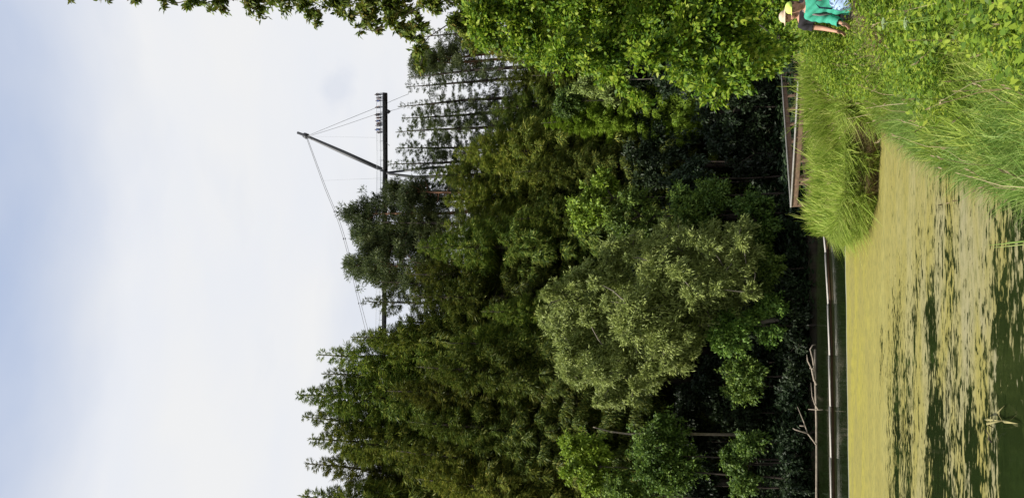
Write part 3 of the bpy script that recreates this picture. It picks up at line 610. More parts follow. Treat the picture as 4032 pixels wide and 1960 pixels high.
tp_ = V3.reshape(-1, 6, 3)[:, 4]; ax_ = tp_ - V3.reshape(-1, 6, 3)[:, 2]; nn_ = len(tp_)
V4, F4 = leaves(np.repeat(tp_, 4, 0) - np.repeat(ax_, 4, 0) * rng.uniform(0, .45, (nn_ * 4, 1)), np.repeat(ax_, 4, 0) + rng.normal(0, .06, (nn_ * 4, 3)), rng.normal(0, 1, (nn_ * 4, 3)), .05, .012, .05)
vs4 = [V1, V2, V3, V4]; off4 = np.cumsum([0] + [len(q) for q in vs4]); g = stuff('dry_grass', np.vstack(vs4), np.vstack([f + o for f, o in zip((F1, F2, F3, F4), off4)]), DRY); tag(g, 'bleached dry grass beside the path and along the foot of the spit', 'dry grass')
# dark undergrowth all over the floor of the wood
n = 26000; x = rng.uniform(-24, 26, n); y = 35.4 + 24 * rng.rand(n) ** 1.6; d = dland(x, y); k = (d > -.12) & (y > 33); x, y = x[k], y[k]; z = np.maximum(height(x, y), 0); n = len(x); hh = rng.uniform(.25, 1.2, n); P, A, Q = [], [], []
for q in range(7):
    b_a = rng.uniform(0, 6.28, n); P.append(np.stack([x + rng.normal(0, .15, n), y + rng.normal(0, .15, n), z + hh * rng.uniform(.1, 1, n)], 1)); A.append(np.stack([np.cos(b_a), np.sin(b_a), rng.uniform(-.5, .6, n)], 1)); Q.append(rng.normal(0, .5, (n, 3)) + [0, -.3, 1])
V, F = leaves(np.vstack(P), np.vstack(A), np.vstack(Q), .30 * rng.uniform(.6, 1.2, 7 * n), .13 * rng.uniform(.6, 1.2, 7 * n), .08)
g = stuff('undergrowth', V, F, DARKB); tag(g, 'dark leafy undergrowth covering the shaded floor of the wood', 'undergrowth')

# ------------------------------------------------------------------ far shore: log, branches, reed bits
LOGM = simple('weathered_log', (.45, .42, .38), .7, var=.3, scale=3, bump=.4, stretch=(.3, 3, 3))
DEADW = simple('dead_wood', (.30, .25, .19), .8, var=.3, scale=6)
def log_pt(Y, X): return PG(1960 - Y, X, .06)
b = MB(); lp = [log_pt(Y, X) for Y, X in ((900, 3248), (1000, 3256), (1200, 3266), (1400, 3271), (1600, 3274), (1800, 3276), (2050, 3279), (2600, 3290))]
for q in range(len(lp) - 1): b.beam(lp[q] + Vector((0, 0, .06)), lp[q + 1] + Vector((0, 0, .04)), .24, .035)
root = b.obj('plank_boom', LOGM); tag(root, 'long pale topped plank boom lying across the water behind the algae', 'plank'); b = MB()
for q in range(len(lp) - 1): b.beam(lp[q] - Vector((0, 0, .03)), lp[q + 1] - Vector((0, 0, .03)), .12, .07)
b.obj('side_board', simple('rusty_board', (.07, .035, .015), .7, var=.3, scale=4), root)
b = MB(); ep = [PG(1960 - Y, X, .25) for Y, X in ((1375, 3209), (1500, 3212), (1650, 3213), (1800, 3215), (1960, 3217), (2200, 3220))]
b.tube([p + Vector((0, 0, .02 * math.sin(i * 2))) for i, p in enumerate(ep)], .045, 6)
tag(b.obj('bank_pole', DEADW, None, True), 'thin bleached pole along the far shoreline at the left', 'pole')
def branch(name, label, segs, y, r=.03):
    b = MB()
    for s in segs:
        p = [PT(1960 - Y, X, y + (i * .05)) for i, (Y, X) in enumerate(s)]; b.tube(p, np.linspace(r, r * .45, len(p)), 5)
    tag(b.obj(name, DEADW, None, True), label, 'branch')
yb = PG(500, 3210, .3).y - .3
branch('dead_branch', 'bleached forked branch with hooked tip lying on the far shore', [[(1515, 3215), (1490, 3205), (1450, 3206), (1410, 3200), (1375, 3190), (1358, 3200), (1356, 3212)], [(1500, 3207), (1470, 3200), (1450, 3196), (1420, 3180), (1395, 3177)], [(1452, 3204), (1448, 3188)]], yb, .045)
branch('dead_branch', 'pale twig reaching up from the shore between the two dead branches', [[(1612, 3222), (1590, 3208), (1560, 3198), (1505, 3193)], [(1612, 3240), (1612, 3215), (1610, 3182)]], yb - .1, .03)
branch('dead_branch', 'dead branch rising steeply out of the dark shore at the left', [[(1750, 3215), (1705, 3180), (1660, 3165), (1600, 3140)], [(1705, 3181), (1690, 3130), (1685, 3122)], [(1676, 3168), (1675, 3148)]], yb - .1, .035)
# bare sloping stem in front of the wood
b = MB(); b.tube([PT(280, 2335, 38), PT(262, 2400, 38), PT(252, 2480, 38), PT(255, 2570, 38), PT(250, 2900, 38.5)], [.02, .035, .05, .06, .08], 6)
tag(b.obj('bare_stem', DEADW, None, True), 'thin bare stem curving up in front of the dark wood left of the willow', 'tree stem')
# floating reed leaves bottom left
REED = simple('reed_leaf', (.26, .23, .09), .7, var=.25, scale=9)
b = MB(); c = PG(1960 - 1655, 3945, .03)
for du, dv, zz_ in ((5, -70, .05), (-12, 62, .04), (60, 10, .05), (-30, -30, .1)):
    e = PG(1960 - 1655 + du, 3945 + dv, .03); md = (c + e) / 2 + Vector((0, 0, zz_))
    n = (e - c).cross(Vector((0, 0, 1))).normalized() * .012
    b.add([c - n * .4, c + n * .4, md - n, md + n, e - n * .1, e + n * .1], [[0, 1, 3, 2], [2, 3, 5, 4]])
o = b.obj('reed_leaves', REED); so = o.modifiers.new('thick', 'SOLIDIFY'); so.thickness = .004; tag(o, 'crossed yellowish reed leaves floating on the dark water', 'water plant')
b = MB(); c = PG(220, 3905, .0); p = [c, c + Vector((.04, -.05, .04)), c + Vector((.09, -.1, .05)), c + Vector((.16, -.14, .09))]; b.tube(p, [.008, .007, .005, .003], 5)
tag(b.obj('drowned_twig', BARK, None, True), 'small dark twig sticking out of the water by the reed leaves', 'twig')
b = MB()
for u, v in ((995, 3895), (985, 3905), (1005, 3960)):
    b.tube([PT(u + 20, v + 190, 7.6), PT(u + 8, v + 80, 7.8), PT(u, v, 8.0)], [.006, .005, .002], 4)
tag(b.obj('grass_stalks', GRASSF, None, True), 'thin grass stalks leaning out over the water at the bottom', 'grass stalks')

# ------------------------------------------------------------------ boardwalk fences
WOOD = simple('fence_wood', (.15, .095, .06), .8, var=.3, scale=5, bump=.4, stretch=(1, 1, 3))
GREYW = simple('grey_handrail', (.30, .285, .26), .75, var=.2, scale=5, bump=.3)
DARKW = simple('wet_wood', (.035, .022, .015), .8, var=.3, scale=5)
RZ = 1.42
def rp(u, v): return PG(u, v, RZ)
C0 = rp(1152, 3117); NR = rp(1668, 3148); FR = rp(1675, 3078)
def fence(name, label, A, B, nposts, seed, board=.16, rails=1):
    rg = random.Random(seed); root = empty(name, (A.x, A.y, 0.3)); tag(root, label, 'fence'); off = Vector((A.x, A.y, .3)); A = A - off; B = B - off; d = (B - A)
    b = MB(); b.beam(A + Vector((0, 0, .02)), B + Vector((0, 0, .02)), .14, .035); b.obj('handrail', GREYW, root, bevel=.005)
    b = MB(); b.beam(A - Vector((0, 0, .085)), B - Vector((0, 0, .085)), .04, board); b.obj('rail_board', WOOD, root, bevel=.005)
    b = MB(); b.beam(A - Vector((0, 0, .50)), B - Vector((0, 0, .50)), .04, .10); b.obj('lower_board', WOOD, root, bevel=.005)
    for i in range(nposts):
        t = (i + .04) / (nposts - .9); p = A + d * t + Vector((.0, .065, 0)); b = MB(); ln = Vector((rg.uniform(-.02, .02), 0, 0))
        b.beam(Vector((p.x, p.y, -.6)), Vector((p.x, p.y, p.z)) + ln, .11, .11); b.obj('post', WOOD, root, bevel=.006)
    # one slanting brace per second bay
    for i in range(1, nposts - 1, 2):
        t = (i + .04) / (nposts - .9); p = A + d * t; q = A + d * (t + .6 / nposts); b = MB()
        b.beam(Vector((p.x, p.y + .1, p.z - .12)), Vector((q.x, q.y + .1, p.z - .9)), .05, .07); b.obj('brace', WOOD, root)
    return root
fence('boardwalk_fence', 'near brown plank fence of the boardwalk, half sunk in tall grass', C0, NR, 6, 1)
fence('boardwalk_fence', 'far brown plank fence of the boardwalk, running back under the trees', C0 + Vector((.0, .12, 0)), FR, 9, 2)
b = MB(); a_, c_ = C0 + Vector((.5, .9, 0)), FR + Vector((1.1, -.3, 0)); n = 60
for i in range(n):
    p = a_.lerp(c_, i / (n - 1)); d = (c_ - a_).normalized(); s_ = d.cross(Vector((0, 0, 1))); p.z = .5
    b.beam(p - s_ * .7, p + s_ * .7, .24, .04)
tag(b.obj('boardwalk', WOOD, None, bevel=.004), 'plank deck of the boardwalk behind the two fences', 'boardwalk')
b = MB(); p = rp(1655, 3150); b.tube([(p.x, p.y, .2), (p.x, p.y, RZ + .0)], .09, 12); root = b.obj('cut_post', WOOD, None, True)
b = MB(); b.tube([(p.x, p.y, RZ), (p.x, p.y, RZ + .13)], [.095, .09], 12); b.obj('post_top', DARKW, root, True)
tag(root, 'dark topped stump of a post at the right end of the near fence', 'post')
# umbels in the weeds
UMB = simple('umbel', (.24, .32, .15), .8, var=.2, scale=30)
for X, Y, lb in ((3475, 92, 'pale green flower umbel in the weeds, nearer to the walkers'), (3562, 92, 'pale green flower umbel in the weeds, lower of the two')):
    c = PT(1960 - Y, X, 7.6); root = empty('umbel_plant', (c.x, c.y, .3)); tag(root, lb, 'wild flower', 'flower umbels in the weeds')
    b = MB(); b.tube([(0, 0, 0), (.02, 0, (c.z - .3) * .6), (0, 0, c.z - .32)], [.006, .005, .004], 5); b.obj('stem', GRASSF, root, True)
    b = MB(); rg = np.random.RandomState(X); 
    for i in range(60):
        a = rg.uniform(0, 6.28); r_ = .055 * math.sqrt(rg.rand()); q = Vector((math.cos(a) * r_, math.sin(a) * r_, c.z - .3 - r_ * r_ * 4))
        b.tube([q, q + Vector((0, 0, .008))], [.007, .004], 6); 
        if i % 4 == 0: b.tube([(0, 0, c.z - .34), tuple(q)], .0015, 3, cap=False)
    b.obj('flower_head', UMB, root)

# ------------------------------------------------------------------ skywalk
STEEL = simple('dark_steel', (.055, .058, .062), .5, metal=.3, var=.15, scale=2)
GALV = simple('galvanised_steel', (.30, .32, .34), .45, metal=.5, var=.12, scale=2)
ROPE = simple('steel_rope', (.22, .23, .24), .5, metal=.3, var=.1)
SY = 120.0
end_r = PT(1592, 1513, SY); j0 = PT(1290, 1514, SY); lft = PT(560, 1508, SY + 3); axisL = (lft - j0)
DW = .66                                                            # half width of the walkway
def deck(name, label, A, B, cat, n_posts, endcap=False):
    root = empty(name, A); tag(root, label, cat); off = A; a = Vector((0, 0, 0)); bb = B - A; d = bb.normalized(); s_ = Vector((-d.y, d.x, 0)).normalized()
    if s_.y > 0: s_ = -s_                                            # towards the camera
    b = MB(); b.beam(a + Vector((0, 0, -.03)), bb + Vector((0, 0, -.03)), 2 * DW, .08); b.obj('deck', GALV, root)
    b = MB()
    for sg in (1, -1): b.beam(a + s_ * DW * .82 * sg + Vector((0, 0, -.20)), bb + s_ * DW * .82 * sg + Vector((0, 0, -.20)), .10, .26)
    n = int(bb.length / 1.2)
    for i in range(n + 1):
        p = a.lerp(bb, i / n); b.beam(p - s_ * DW * .8 + Vector((0, 0, -.17)), p + s_ * DW * .8 + Vector((0, 0, -.17)), .1, .14)
    b.obj('girder', STEEL, root)
    for sg in (1, -1):
        b = MB(); q = s_ * DW * sg
        for zr in (.25, .5, .75): b.tube([a + q + Vector((0, 0, zr)), bb + q + Vector((0, 0, zr))], .009, 4)
        b.tube([a + q + Vector((0, 0, 1.12)), bb + q + Vector((0, 0, 1.12))], .032, 6)
        for i in range(n_posts + 1):
            p = a.lerp(bb, i / n_posts) + q; b.beam(p, p + Vector((0, 0, 1.12)), .045, .045)
        if endcap: b.tube([bb + q + Vector((0, 0, 1.12)), bb + Vector((0, 0, 1.12))], .03, 6)
        b.obj('railing', GALV, root)
    return root, d, s_
wr, wd_, ws_ = deck('suspension_walkway', 'steel suspension walkway running left behind the treetops', j0, lft, 'walkway', 20)
pr, pd, ps = deck('viewing_platform', 'steel viewing platform full of visitors high above the trees', j0 + Vector((.02, 0, 0)), end_r, 'viewing platform', 8, True)
b = MB(); e = end_r - j0; b.add([tuple(e + ps * DW + Vector((0, 0, .0))), tuple(e + ps * DW * .2 + Vector((.05, 0, -1.0)) * .55), tuple(e - ps * DW * .2 + Vector((.05, 0, -1.0)) * .55), tuple(e - ps * DW), tuple(e + ps * DW - pd * .9), tuple(e + ps * DW * .2 - pd * 1.3 + Vector((0, 0, -.55))), tuple(e - ps * DW * .2 - pd * 1.3 + Vector((0, 0, -.55))), tuple(e - ps * DW - pd * .9)],
      [[0, 3, 2, 1], [0, 1, 5, 4], [1, 2, 6, 5], [2, 3, 7, 6], [4, 5, 6, 7]]); b.obj('end_plate', STEEL, pr)
b = MB(); q = PT(1520, 1532, SY) - j0; b.tube([q + Vector((0, 0, .25)), q + Vector((0, 0, -.05)), q + Vector((0, 0, -.3))], [.45, .28, .05], 6); b.obj('cable_anchor', STEEL, pr)
b = MB(); b.beam(PT(1398, 1520, SY - 1) - j0, PT(1386, 1534, SY - 1.2) - j0, .07, .07); b.obj('strut', STEEL, pr)
b = MB()
for i in range(9):
    p = Vector((0, 0, 0)).lerp(end_r - j0, (i + .5) / 9)
b.tube([PT(1395, 1496, SY - 1) - j0, PT(1480, 1497, SY - 1) - j0], .02, 4); b.obj('sign_rail', GALV, pr)
# pylon
tip = PT(1437, 1172, SY + .5); knot = PT(1425, 1205, SY + .5); foot = PT(1287, 1516, SY + .2)
root = empty('leaning_mast', foot); tag(root, 'dark leaning steel mast that carries the cables over the platform', 'mast')
lo = foot + (foot - tip).normalized() * 22; lo.x = foot.x - 1.2; lo.z = float(height(lo.x, SY))
b = MB(); b.tube([tip - foot, knot - foot, (knot - foot) * .5, Vector((0, 0, 0))], [.24, .26, .40, .36], 14); b.obj('spar', STEEL, root, True)
b = MB(); b.tube([knot - foot + (tip - knot).normalized() * .45, knot - foot - (tip - knot).normalized() * .45], .48, 8); b.beam(knot - foot + Vector((-.55, 0, .0)), knot - foot + Vector((.5, 0, .1)), .3, .3); b.obj('cable_saddle', STEEL, root)
b = MB(); b.tube([Vector((-.25, -.4, .1)), Vector((-.6, -.4, -1.2)), Vector((-1.3, 0, -6)), lo - foot], [.22, .22, .3, .4], 10); b.tube([Vector((-.25, .8, .1)), Vector((.4, 1.2, -8)), lo - foot + Vector((2.5, 3, 0))], [.2, .25, .35], 10); b.obj('tower_leg', STEEL, root, True)
# cables
def cable(name, label, pts, r, par=None):
    b = MB(); P = np.array([list(p) for p in pts]); n = 24; s = np.linspace(0, len(P) - 1, n)
    # catmull style smoothing through a quadratic-ish interpolation
    from math import floor
    Q = []
    for t in s:
        i = min(int(t), len(P) - 2); f = t - i; p0 = P[max(i - 1, 0)]; p1 = P[i]; p2 = P[i + 1]; p3 = P[min(i + 2, len(P) - 1)]
        Q.append(.5 * ((2 * p1) + (-p0 + p2) * f + (2 * p0 - 5 * p1 + 4 * p2 - p3) * f * f + (-p0 + 3 * p1 - 3 * p2 + p3) * f ** 3))
    b.tube(Q, r, 5); return tag(b.obj(name, ROPE, None, True), label, 'cable'), Q
c1, Q1 = cable('main_cable', 'lower of the two main cables running from the mast down to the left', [PT(1423, 1208, SY), PT(1225, 1282, SY + .5), PT(1096, 1335, SY + 1), PT(970, 1373, SY + 1.5), PT(830, 1405, SY + 2), PT(660, 1449, SY + 3)], .042)
c2, Q2 = cable('main_cable', 'upper of the two main cables, drifting apart from the other to the left', [PT(1424, 1204, SY), PT(1225, 1276, SY + 2), PT(1096, 1328, SY + 3), PT(970, 1366, SY + 4), PT(830, 1397, SY + 5), PT(660, 1439, SY + 6)], .042)
for Q, dz in ((Q1, 0), (Q2, 0)):
    for k in (8, 12, 16, 20):
        b = MB(); p = Q[k]; b.tube([p + np.array([-.15, 0, .06]), p + np.array([.15, 0, -.06])], .09, 6); o = b.obj('cable_clamp', STEEL, c1 if Q is Q1 else c2)
for k in (4, 8, 12, 16, 20):
    p = Vector(Q1[k]); t = (p.x - j0.x) / (lft.x - j0.x); q = j0.lerp(lft, t); b = MB(); b.tube([p, Vector((p.x, q.y - DW, q.z + .1))], .012, 4); b.obj('hanger', ROPE, c1)
b = MB(); b.tube([PT(1423, 1215, SY), PT(1418, 1480, SY - 1)], .010, 4); b.obj('hanger', ROPE, root).matrix_parent_inverse = Matrix.Translation(-foot)
cable('stay_cable', 'right stay cable dropping from the mast past the platform', [PT(1425, 1212, SY), PT(1480, 1345, SY), PT(1535, 1480, SY + 1.6), PT(1563, 1545, SY + 2), PT(1590, 1610, SY + 2.4)], .04)
cable('stay_cable', 'left stay cable dropping from the mast to the anchor under the platform', [PT(1423, 1216, SY), PT(1465, 1350, SY), PT(1509, 1480, SY), PT(1522, 1534, SY), PT(1540, 1600, SY + .2)], .04)

# ------------------------------------------------------------------ people
def skin_mesh(pts, edges, rad, levels=2, root=0):
    me = bpy.data.meshes.new('tmp'); me.from_pydata([tuple(p) for p in pts], edges, []); o = bpy.data.objects.new('tmp', me); COL.objects.link(o)
    o.modifiers.new('skin', 'SKIN'); sv = me.skin_vertices[0].data
    for i, r in enumerate(rad): sv[i].radius = (r if isinstance(r, tuple) else (r, r)); sv[i].use_root = (i == root)
    s = o.modifiers.new('sub', 'SUBSURF'); s.levels = s.render_levels = levels
    dg = bpy.context.evaluated_depsgraph_get(); m2 = bpy.data.meshes.new_from_object(o.evaluated_get(dg)); bpy.data.objects.remove(o); return m2
def join_meshes(name, meshes):
    import bmesh
    bm = bmesh.new()
    for m in meshes: bm.from_mesh(m)
    me = bpy.data.meshes.new(name); bm.to_mesh(me); bm.free(); return me
def ellipsoid(c, r, rot=None, seg=24):
    import bmesh
    bm = bmesh.new(); bmesh.ops.create_uvsphere(bm, u_segments=seg, v_segments=seg // 2, radius=1)
    M = Matrix.Translation(c) @ (rot or Matrix()) @ Matrix.Diagonal((r[0], r[1], r[2], 1)); bmesh.ops.transform(bm, matrix=M, verts=bm.verts)
    me = bpy.data.meshes.new('e'); bm.to_mesh(me); bm.free(); return me
def remeshed(name, meshes, mats, parent, vox):
    o = bpy.data.objects.new(name, join_meshes(name, meshes)); link(o, parent); o.data.materials.append(mats)
    r = o.modifiers.new('r', 'REMESH'); r.mode = 'VOXEL'; r.voxel_size = vox; r.use_smooth_shade = True
    s = o.modifiers.new('s', 'SMOOTH'); s.factor = .5; s.iterations = 3
    return o
def cloth(name, col, rough=.85): return simple(name, col, rough, var=.12, scale=18, bump=.15)
SKIN = simple('skin', (.50, .27, .18), .55, var=.06, scale=6)
HAIR = simple('hair', (.10, .06, .035), .7, var=.3, scale=40)
EYE = simple('eye', (.03, .02, .015), .3, var=.0)
def person(loc, rz, H, label, top, trousers, cap=None, capm=None, arms=((.28, .1), (.2, -.05)), group=None, vox=.009, sleeve=.45, lean=0.0, turn=0.0, extra=None, name='person'):
    """faces local -Y.  arms: (forward swing, elbow bend) for left(+x) and right"""
    k = H / 1.72; root = empty(name, loc, rz); root.scale = (k, k, k); tag(root, label, 'person', group)
    hip, chest, neck, head = Vector((0, 0, .93)), Vector((0, -lean * .35, 1.30)), Vector((0, -lean * .55 - .01, 1.47)), Vector((0, -lean * .62 - .035, 1.60))
    J = [hip, Vector((0, -lean * .15, 1.10)), chest, Vector((0, -lean * .5, 1.42)), neck, head]; E = [(0, 1), (1, 2), (2, 3), (3, 4), (4, 5)]; Rr = [(.155, .115), (.135, .10), (.16, .115), (.10, .08), .055, .05]
    arm_pts = []
    for sg, (sw, el) in zip((1, -1), arms):
        sh = Vector((.185 * sg, -lean * .48, 1.39)); eb = sh + Vector((.045 * sg, -math.sin(sw) * .29, -math.cos(sw) * .29)); wr_ = eb + Vector((.01 * sg, -math.sin(sw + el) * .25, -math.cos(sw + el) * .25)); hd = wr_ + (wr_ - eb).normalized() * .07
        i = len(J); J += [sh, eb, wr_, hd]; E += [(3, i), (i, i + 1), (i + 1, i + 2), (i + 2, i + 3)]; Rr += [.058, .043, .028, (.038, .020)]; arm_pts.append((sg, sh, eb, wr_, hd))
    leg_pts = []
    for sg, st in ((1, .12), (-1, -.12)):
        th = Vector((.095 * sg, 0, .86)); kn = Vector((.10 * sg, -st * .9 - .03, .48)); an = Vector((.105 * sg, -st * .6 + .03, .085)); to = an + Vector((.015 * sg, -.17, -.045))
        i = len(J); J += [th, kn, an, to]; E += [(0, i), (i, i + 1), (i + 1, i + 2), (i + 2, i + 3)]; Rr += [.092, .060, .040, (.042, .026)]; leg_pts.append((sg, th, kn, an, to))
    parts = [skin_mesh(J, E, Rr)]
    hr = Matrix.Rotation(turn, 4, 'Z')
    hl = lambda x, y, z: head + (hr @ Vector((x, y, z)))
    parts += [ellipsoid(hl(0, .005, .025), (.077, .096, .11), hr), ellipsoid(hl(0, -.035, -.04), (.056, .055, .065), hr), ellipsoid(hl(0, -.10, .0), (.013, .022, .024), hr, 12), ellipsoid(hl(0, -.085, -.045), (.026, .014, .010), hr, 12)]
    for sg in (1, -1): parts += [ellipsoid(hl(.078 * sg, .01, .005), (.012, .022, .032), hr, 12)]
    for sg, sh, eb, wr_, hd in arm_pts:
        d = (wr_ - eb).normalized(); f = Vector((0, -1, 0)); f = (f - d * f.dot(d)).normalized(); s_ = d.cross(f)
        parts.append(ellipsoid(wr_ + d * .055, (.02, .042, .05), Matrix((s_, f, d)).transposed().to_4x4(), 16)); fb = MB()
        for q, (o_, l) in enumerate(((.032, .066), (.011, .076), (-.010, .071), (-.030, .056))):
            a0 = wr_ + d * .088 + f * o_; in_ = s_ * (-sg) if True else s_; a1 = a0 + d * l * .5 + in_ * .006; a2 = a1 + d * l * .42 + in_ * .020; a3 = a2 + d * l * .22 + in_ * .024; fb.tube([a0 - d * .02, a0, a1, a2, a3], [.009, .0092, .0088, .008, .006], 7)
        t0 = wr_ + d * .03 + f * .036; fb.tube([t0 - f * .012, t0 + f * .014 + d * .02, t0 + f * .022 + d * .045, t0 + f * .016 + d * .066], [.011, .0105, .0095, .007], 7); parts.append(fb.mesh('f'))
    body = remeshed('body', parts, SKIN, root, vox)
    for sg in (1, -1):
        e = bpy.data.objects.new('eye', ellipsoid(hl(.030 * sg, -.088, .022), (.011, .007, .007), hr, 10)); e.data.materials.append(EYE); link(e, body)
    # hair
    hm = ellipsoid(hl(0, .026, .045), (.090, .100, .105), hr); h2 = ellipsoid(hl(0, .055, -.01), (.074, .058, .085), hr); remeshed('hair', [hm, h2], HAIR, body, vox)
    # clothes: grown off the body's own surface
    bpy.context.view_layer.update(); dg = bpy.context.evaluated_depsgraph_get(); em = body.evaluated_get(dg).to_mesh()
    n = len(em.vertices); co = np.empty(n * 3); em.vertices.foreach_get('co', co); co = co.reshape(-1, 3); no = np.empty(n * 3); em.vertices.foreach_get('normal', no); no = no.reshape(-1, 3)
    polys = np.array([list(p.vertices) if len(p.vertices) == 4 else list(p.vertices) + [p.vertices[-1]] for p in em.polygons])
    def segd(p, a, b):
        a = np.array(a); b = np.array(b); t = np.clip(((p - a) @ (b - a)) / ((b - a) @ (b - a)), 0, 1); return np.linalg.norm(p - a - t[:, None] * (b - a), axis=1), t
    armt = np.full(n, -1.0)
    for sg, sh, eb, wr_, hd in arm_pts:
        d1, t1 = segd(co, sh, eb); d2, t2 = segd(co, eb, wr_); d3, t3 = segd(co, wr_, hd + (hd - wr_) * 1.3)
        dm = np.minimum(np.minimum(d1, d2), d3); tt = np.where(d1 <= np.minimum(d2, d3), t1, np.where(d2 <= d3, 1 + t2, 2 + t3))
        armt = np.where((dm < .075) & (co[:, 0] * sg > .150) & (tt > .12), tt, armt)
    torso = armt < 0
    st_ = 1.85 if sleeve >= 1 else sleeve
    def garment(nm, mask, off, wr, mt, hemflare=0.0):
        f = polys[mask[polys].all(1)]; ids = np.unique(f); mp_ = np.full(n, -1); mp_[ids] = np.arange(len(ids))
        c = co[ids]; w = np.sin(c[:, 2] * 38 + c[:, 0] * 17) * np.sin(c[:, 0] * 29 + c[:, 1] * 33 + c[:, 2] * 11)
        fl = hemflare * np.clip((1.15 - c[:, 2]) / .3, 0, 1)
        V = c + no[ids] * (off + wr * w + fl)[:, None]
        o = bpy.data.objects.new(nm, qmesh(nm, V, mp_[f], True)); o.data.materials.append(mt); link(o, root)
        sm = o.modifiers.new('s', 'SMOOTH'); sm.iterations = 2; so = o.modifiers.new('t', 'SOLIDIFY'); so.thickness = .006; so.offset = -.3
        return o
    z_ = co[:, 2]
    garment('trousers', torso & (z_ < .97) & (z_ > .10), .016, .007, trousers)
    garment('jacket' if sleeve >= 1 else 'shirt', (torso & (z_ > (.82 if sleeve >= 1 else .88)) & (z_ < 1.455 - lean * .1)) | ((armt >= 0) & (armt < st_)), .026 if sleeve >= 1 else .024, .010, top, .02)
    for sg, th, kn, an, to in leg_pts:
        remeshed('shoe', [ellipsoid(an + Vector((0, -.06, -.045)), (.050, .135, .042)), ellipsoid(an + Vector((0, .015, -.01)), (.045, .055, .05))], SHOE, root, vox)
    if cap:
        ms_ = [ellipsoid(hl(0, .012, .078), (.092, .108, .070), hr)]
        if cap == 'cap': ms_.append(ellipsoid(hl(0, -.125, .055), (.070, .075, .010), hr))
        else: ms_.append(ellipsoid(hl(0, .0, .055), (.150, .165, .014), hr))
        remeshed('cap' if cap == 'cap' else 'sun_hat', ms_, capm, root, vox)
    if extra: extra(root, tuple(arm_pts), vox)
    return root
SHOE = simple('shoe', (.05, .05, .05), .7)
def backpack(mat):
    def f(root, arms, vox):
        o = remeshed('backpack', [ellipsoid((0, .20, 1.20), (.15, .10, .22)), ellipsoid((0, .25, 1.12), (.11, .08, .12))], mat, root, vox); b = MB()
        for sg in (1, -1):
            b.tube([(.09 * sg, .14, 1.38), (.11 * sg, .03, 1.475), (.11 * sg, -.10, 1.40), (.12 * sg, -.15, 1.25), (.14 * sg, -.08, 1.08), (.10 * sg, .14, 1.05)], .020, 8)
        b.obj('strap', mat, o, True)
    return f
h1 = PT(1900, 3068, 12.5); g1_ = float(height(h1.x, 12.5)); h2_ = PT(1934, 3098, 11.95); g2_ = float(height(h2_.x, 11.95))
person((h1.x, 12.5, g1_), R(-35), h1.z - g1_ - .02, 'walker in a pale sun hat and black shirt with bare forearm', cloth('black_shirt', (.018, .016, .02)), cloth('black_trousers', (.015, .015, .018)), 'hat', cloth('pale_hat', (.60, .47, .34)), arms=((.15, .25), (.2, .5)), sleeve=.55, lean=.10, turn=.3)
person((h2_.x, 11.95, g2_), R(-40), h2_.z - g2_ - .0, 'walker in a lime green cap and teal jacket with grey rucksack', cloth('teal_jacket', (.05, .36, .24)), cloth('olive_trousers', (.14, .20, .05)), 'cap', cloth('lime_cap', (.70, .95, .18)), arms=((.1, .7), (.1, .75)), sleeve=1, lean=.06, extra=backpack(cloth('grey_rucksack', (.20, .16, .16))))
# pale blue bag beside the walkers
c = PT(1957, 3312, 11.2); b = MB(); o = bpy.data.objects.new('shoulder_bag', ellipsoid((0, 0, 0), (.13, .07, .15))); root = empty('cloth_bag', (c.x, c.y, c.z - .15)); tag(root, 'pale blue bag hanging beside the walkers at the photo edge', 'bag')
remeshed('bag_body', [ellipsoid((0, 0, .15), (.14, .08, .15)), ellipsoid((.02, 0, .08), (.15, .09, .09))], cloth('pale_blue_cloth', (.42, .58, .85)), root, .012); bpy.data.objects.remove(o)
b.tube([(-.10, 0, .26), (-.07, 0, .42), (0, 0, .48), (.07, 0, .42), (.10, 0, .26)], .012, 6); b.obj('handle', cloth('navy_strap', (.03, .05, .10)), root, True)

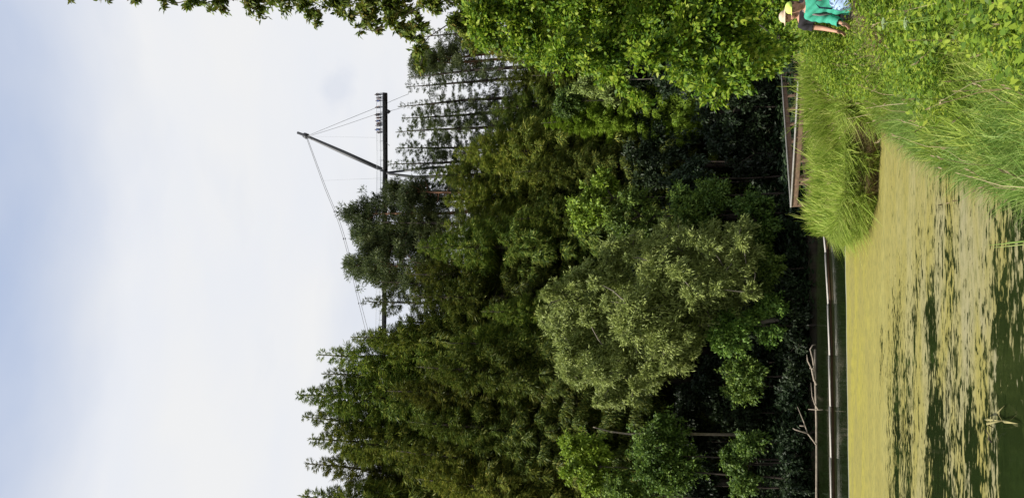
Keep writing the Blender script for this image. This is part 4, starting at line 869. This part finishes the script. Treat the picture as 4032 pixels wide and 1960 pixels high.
# visitors on the platform: one figure built, the rest copied with their own clothes
DK = [cloth('dark_blue_top', (.05, .08, .20)), cloth('black_top', (.02, .02, .022)), cloth('grey_top', (.14, .14, .15)), cloth('brown_top', (.09, .06, .045)), cloth('mid_blue_top', (.07, .13, .30)), cloth('charcoal_top', (.035, .035, .04))]
vis = [  # u on picture, height, material, heading, label, distance from the near rail
 (1588, 1.70, 1, 150, 'visitor leaning at the very end of the platform', .35), (1576, 1.62, 2, 190, 'second visitor from the free end of the platform', .7), (1563, 1.50, 0, 140, 'shorter visitor in dark blue near the platform end', .3),
 (1538, 1.78, 5, 110, 'tall dark visitor walking just right of the empty stretch', .6), (1508, 1.75, 1, 170, 'broad dark visitor standing right of the tight group', .35), (1498, 1.72, 3, 230, 'visitor in brown first in the tight group', .8),
 (1484, 1.66, 0, 200, 'visitor in dark blue inside the tight group', .4), (1475, 1.74, 1, 180, 'visitor in black in the middle of the tight group', .9), (1466, 1.60, 2, 160, 'visitor in grey at the left of the tight group', .4),
 (1450, 1.72, 4, 200, 'visitor in brighter blue left of the tight group', .35), (1440, 1.58, 5, 150, 'last small visitor at the left end of the row', .7)]
proto = None
def copy_tree(o, parent=None, mats=None):
    c = o.copy(); COL.objects.link(c); c.parent = parent
    if mats and c.name.split('.')[0] == 'shirt': c.data = o.data; c.material_slots[0].link = 'OBJECT'; c.material_slots[0].material = mats
    for ch in [q for q in bpy.data.objects if q.parent == o]: copy_tree(ch, c, mats)
    return c
for u, hgt, mi, rz, lb, back in vis:
    t = (PT(u, 1513, SY).x - j0.x) / (end_r.x - j0.x); p = j0.lerp(end_r, min(t, .985)) + ps * (DW - back) + Vector((0, 0, .012))
    if proto is None:
        proto = person(p, R(rz), hgt, lb, DK[mi], cloth('dark_jeans', (.03, .035, .05)), vox=.022, arms=((.3, .9), (.2, .3)), group='visitors on the viewing platform')
    else:
        c = copy_tree(proto, None, DK[mi]); c.location = p; c.rotation_euler = (0, 0, R(rz)); k = hgt / 1.72; c.scale = (k, k, k); c['label'] = lb
same = {}
for o in list(bpy.data.objects):
    if o.parent is None and 'label' in o and o.get('group') and 'dark' in o['label']: same.setdefault(o['label'], []).append(o)
for lb, os_ in same.items():
    if len(os_) == 2:
        os_.sort(key=lambda o: o.location.x / max(1, o.location.y)); os_[0]['label'] = lb + ', left one of two'; os_[1]['label'] = lb + ', right one of two'
print('objects', len(bpy.data.objects))
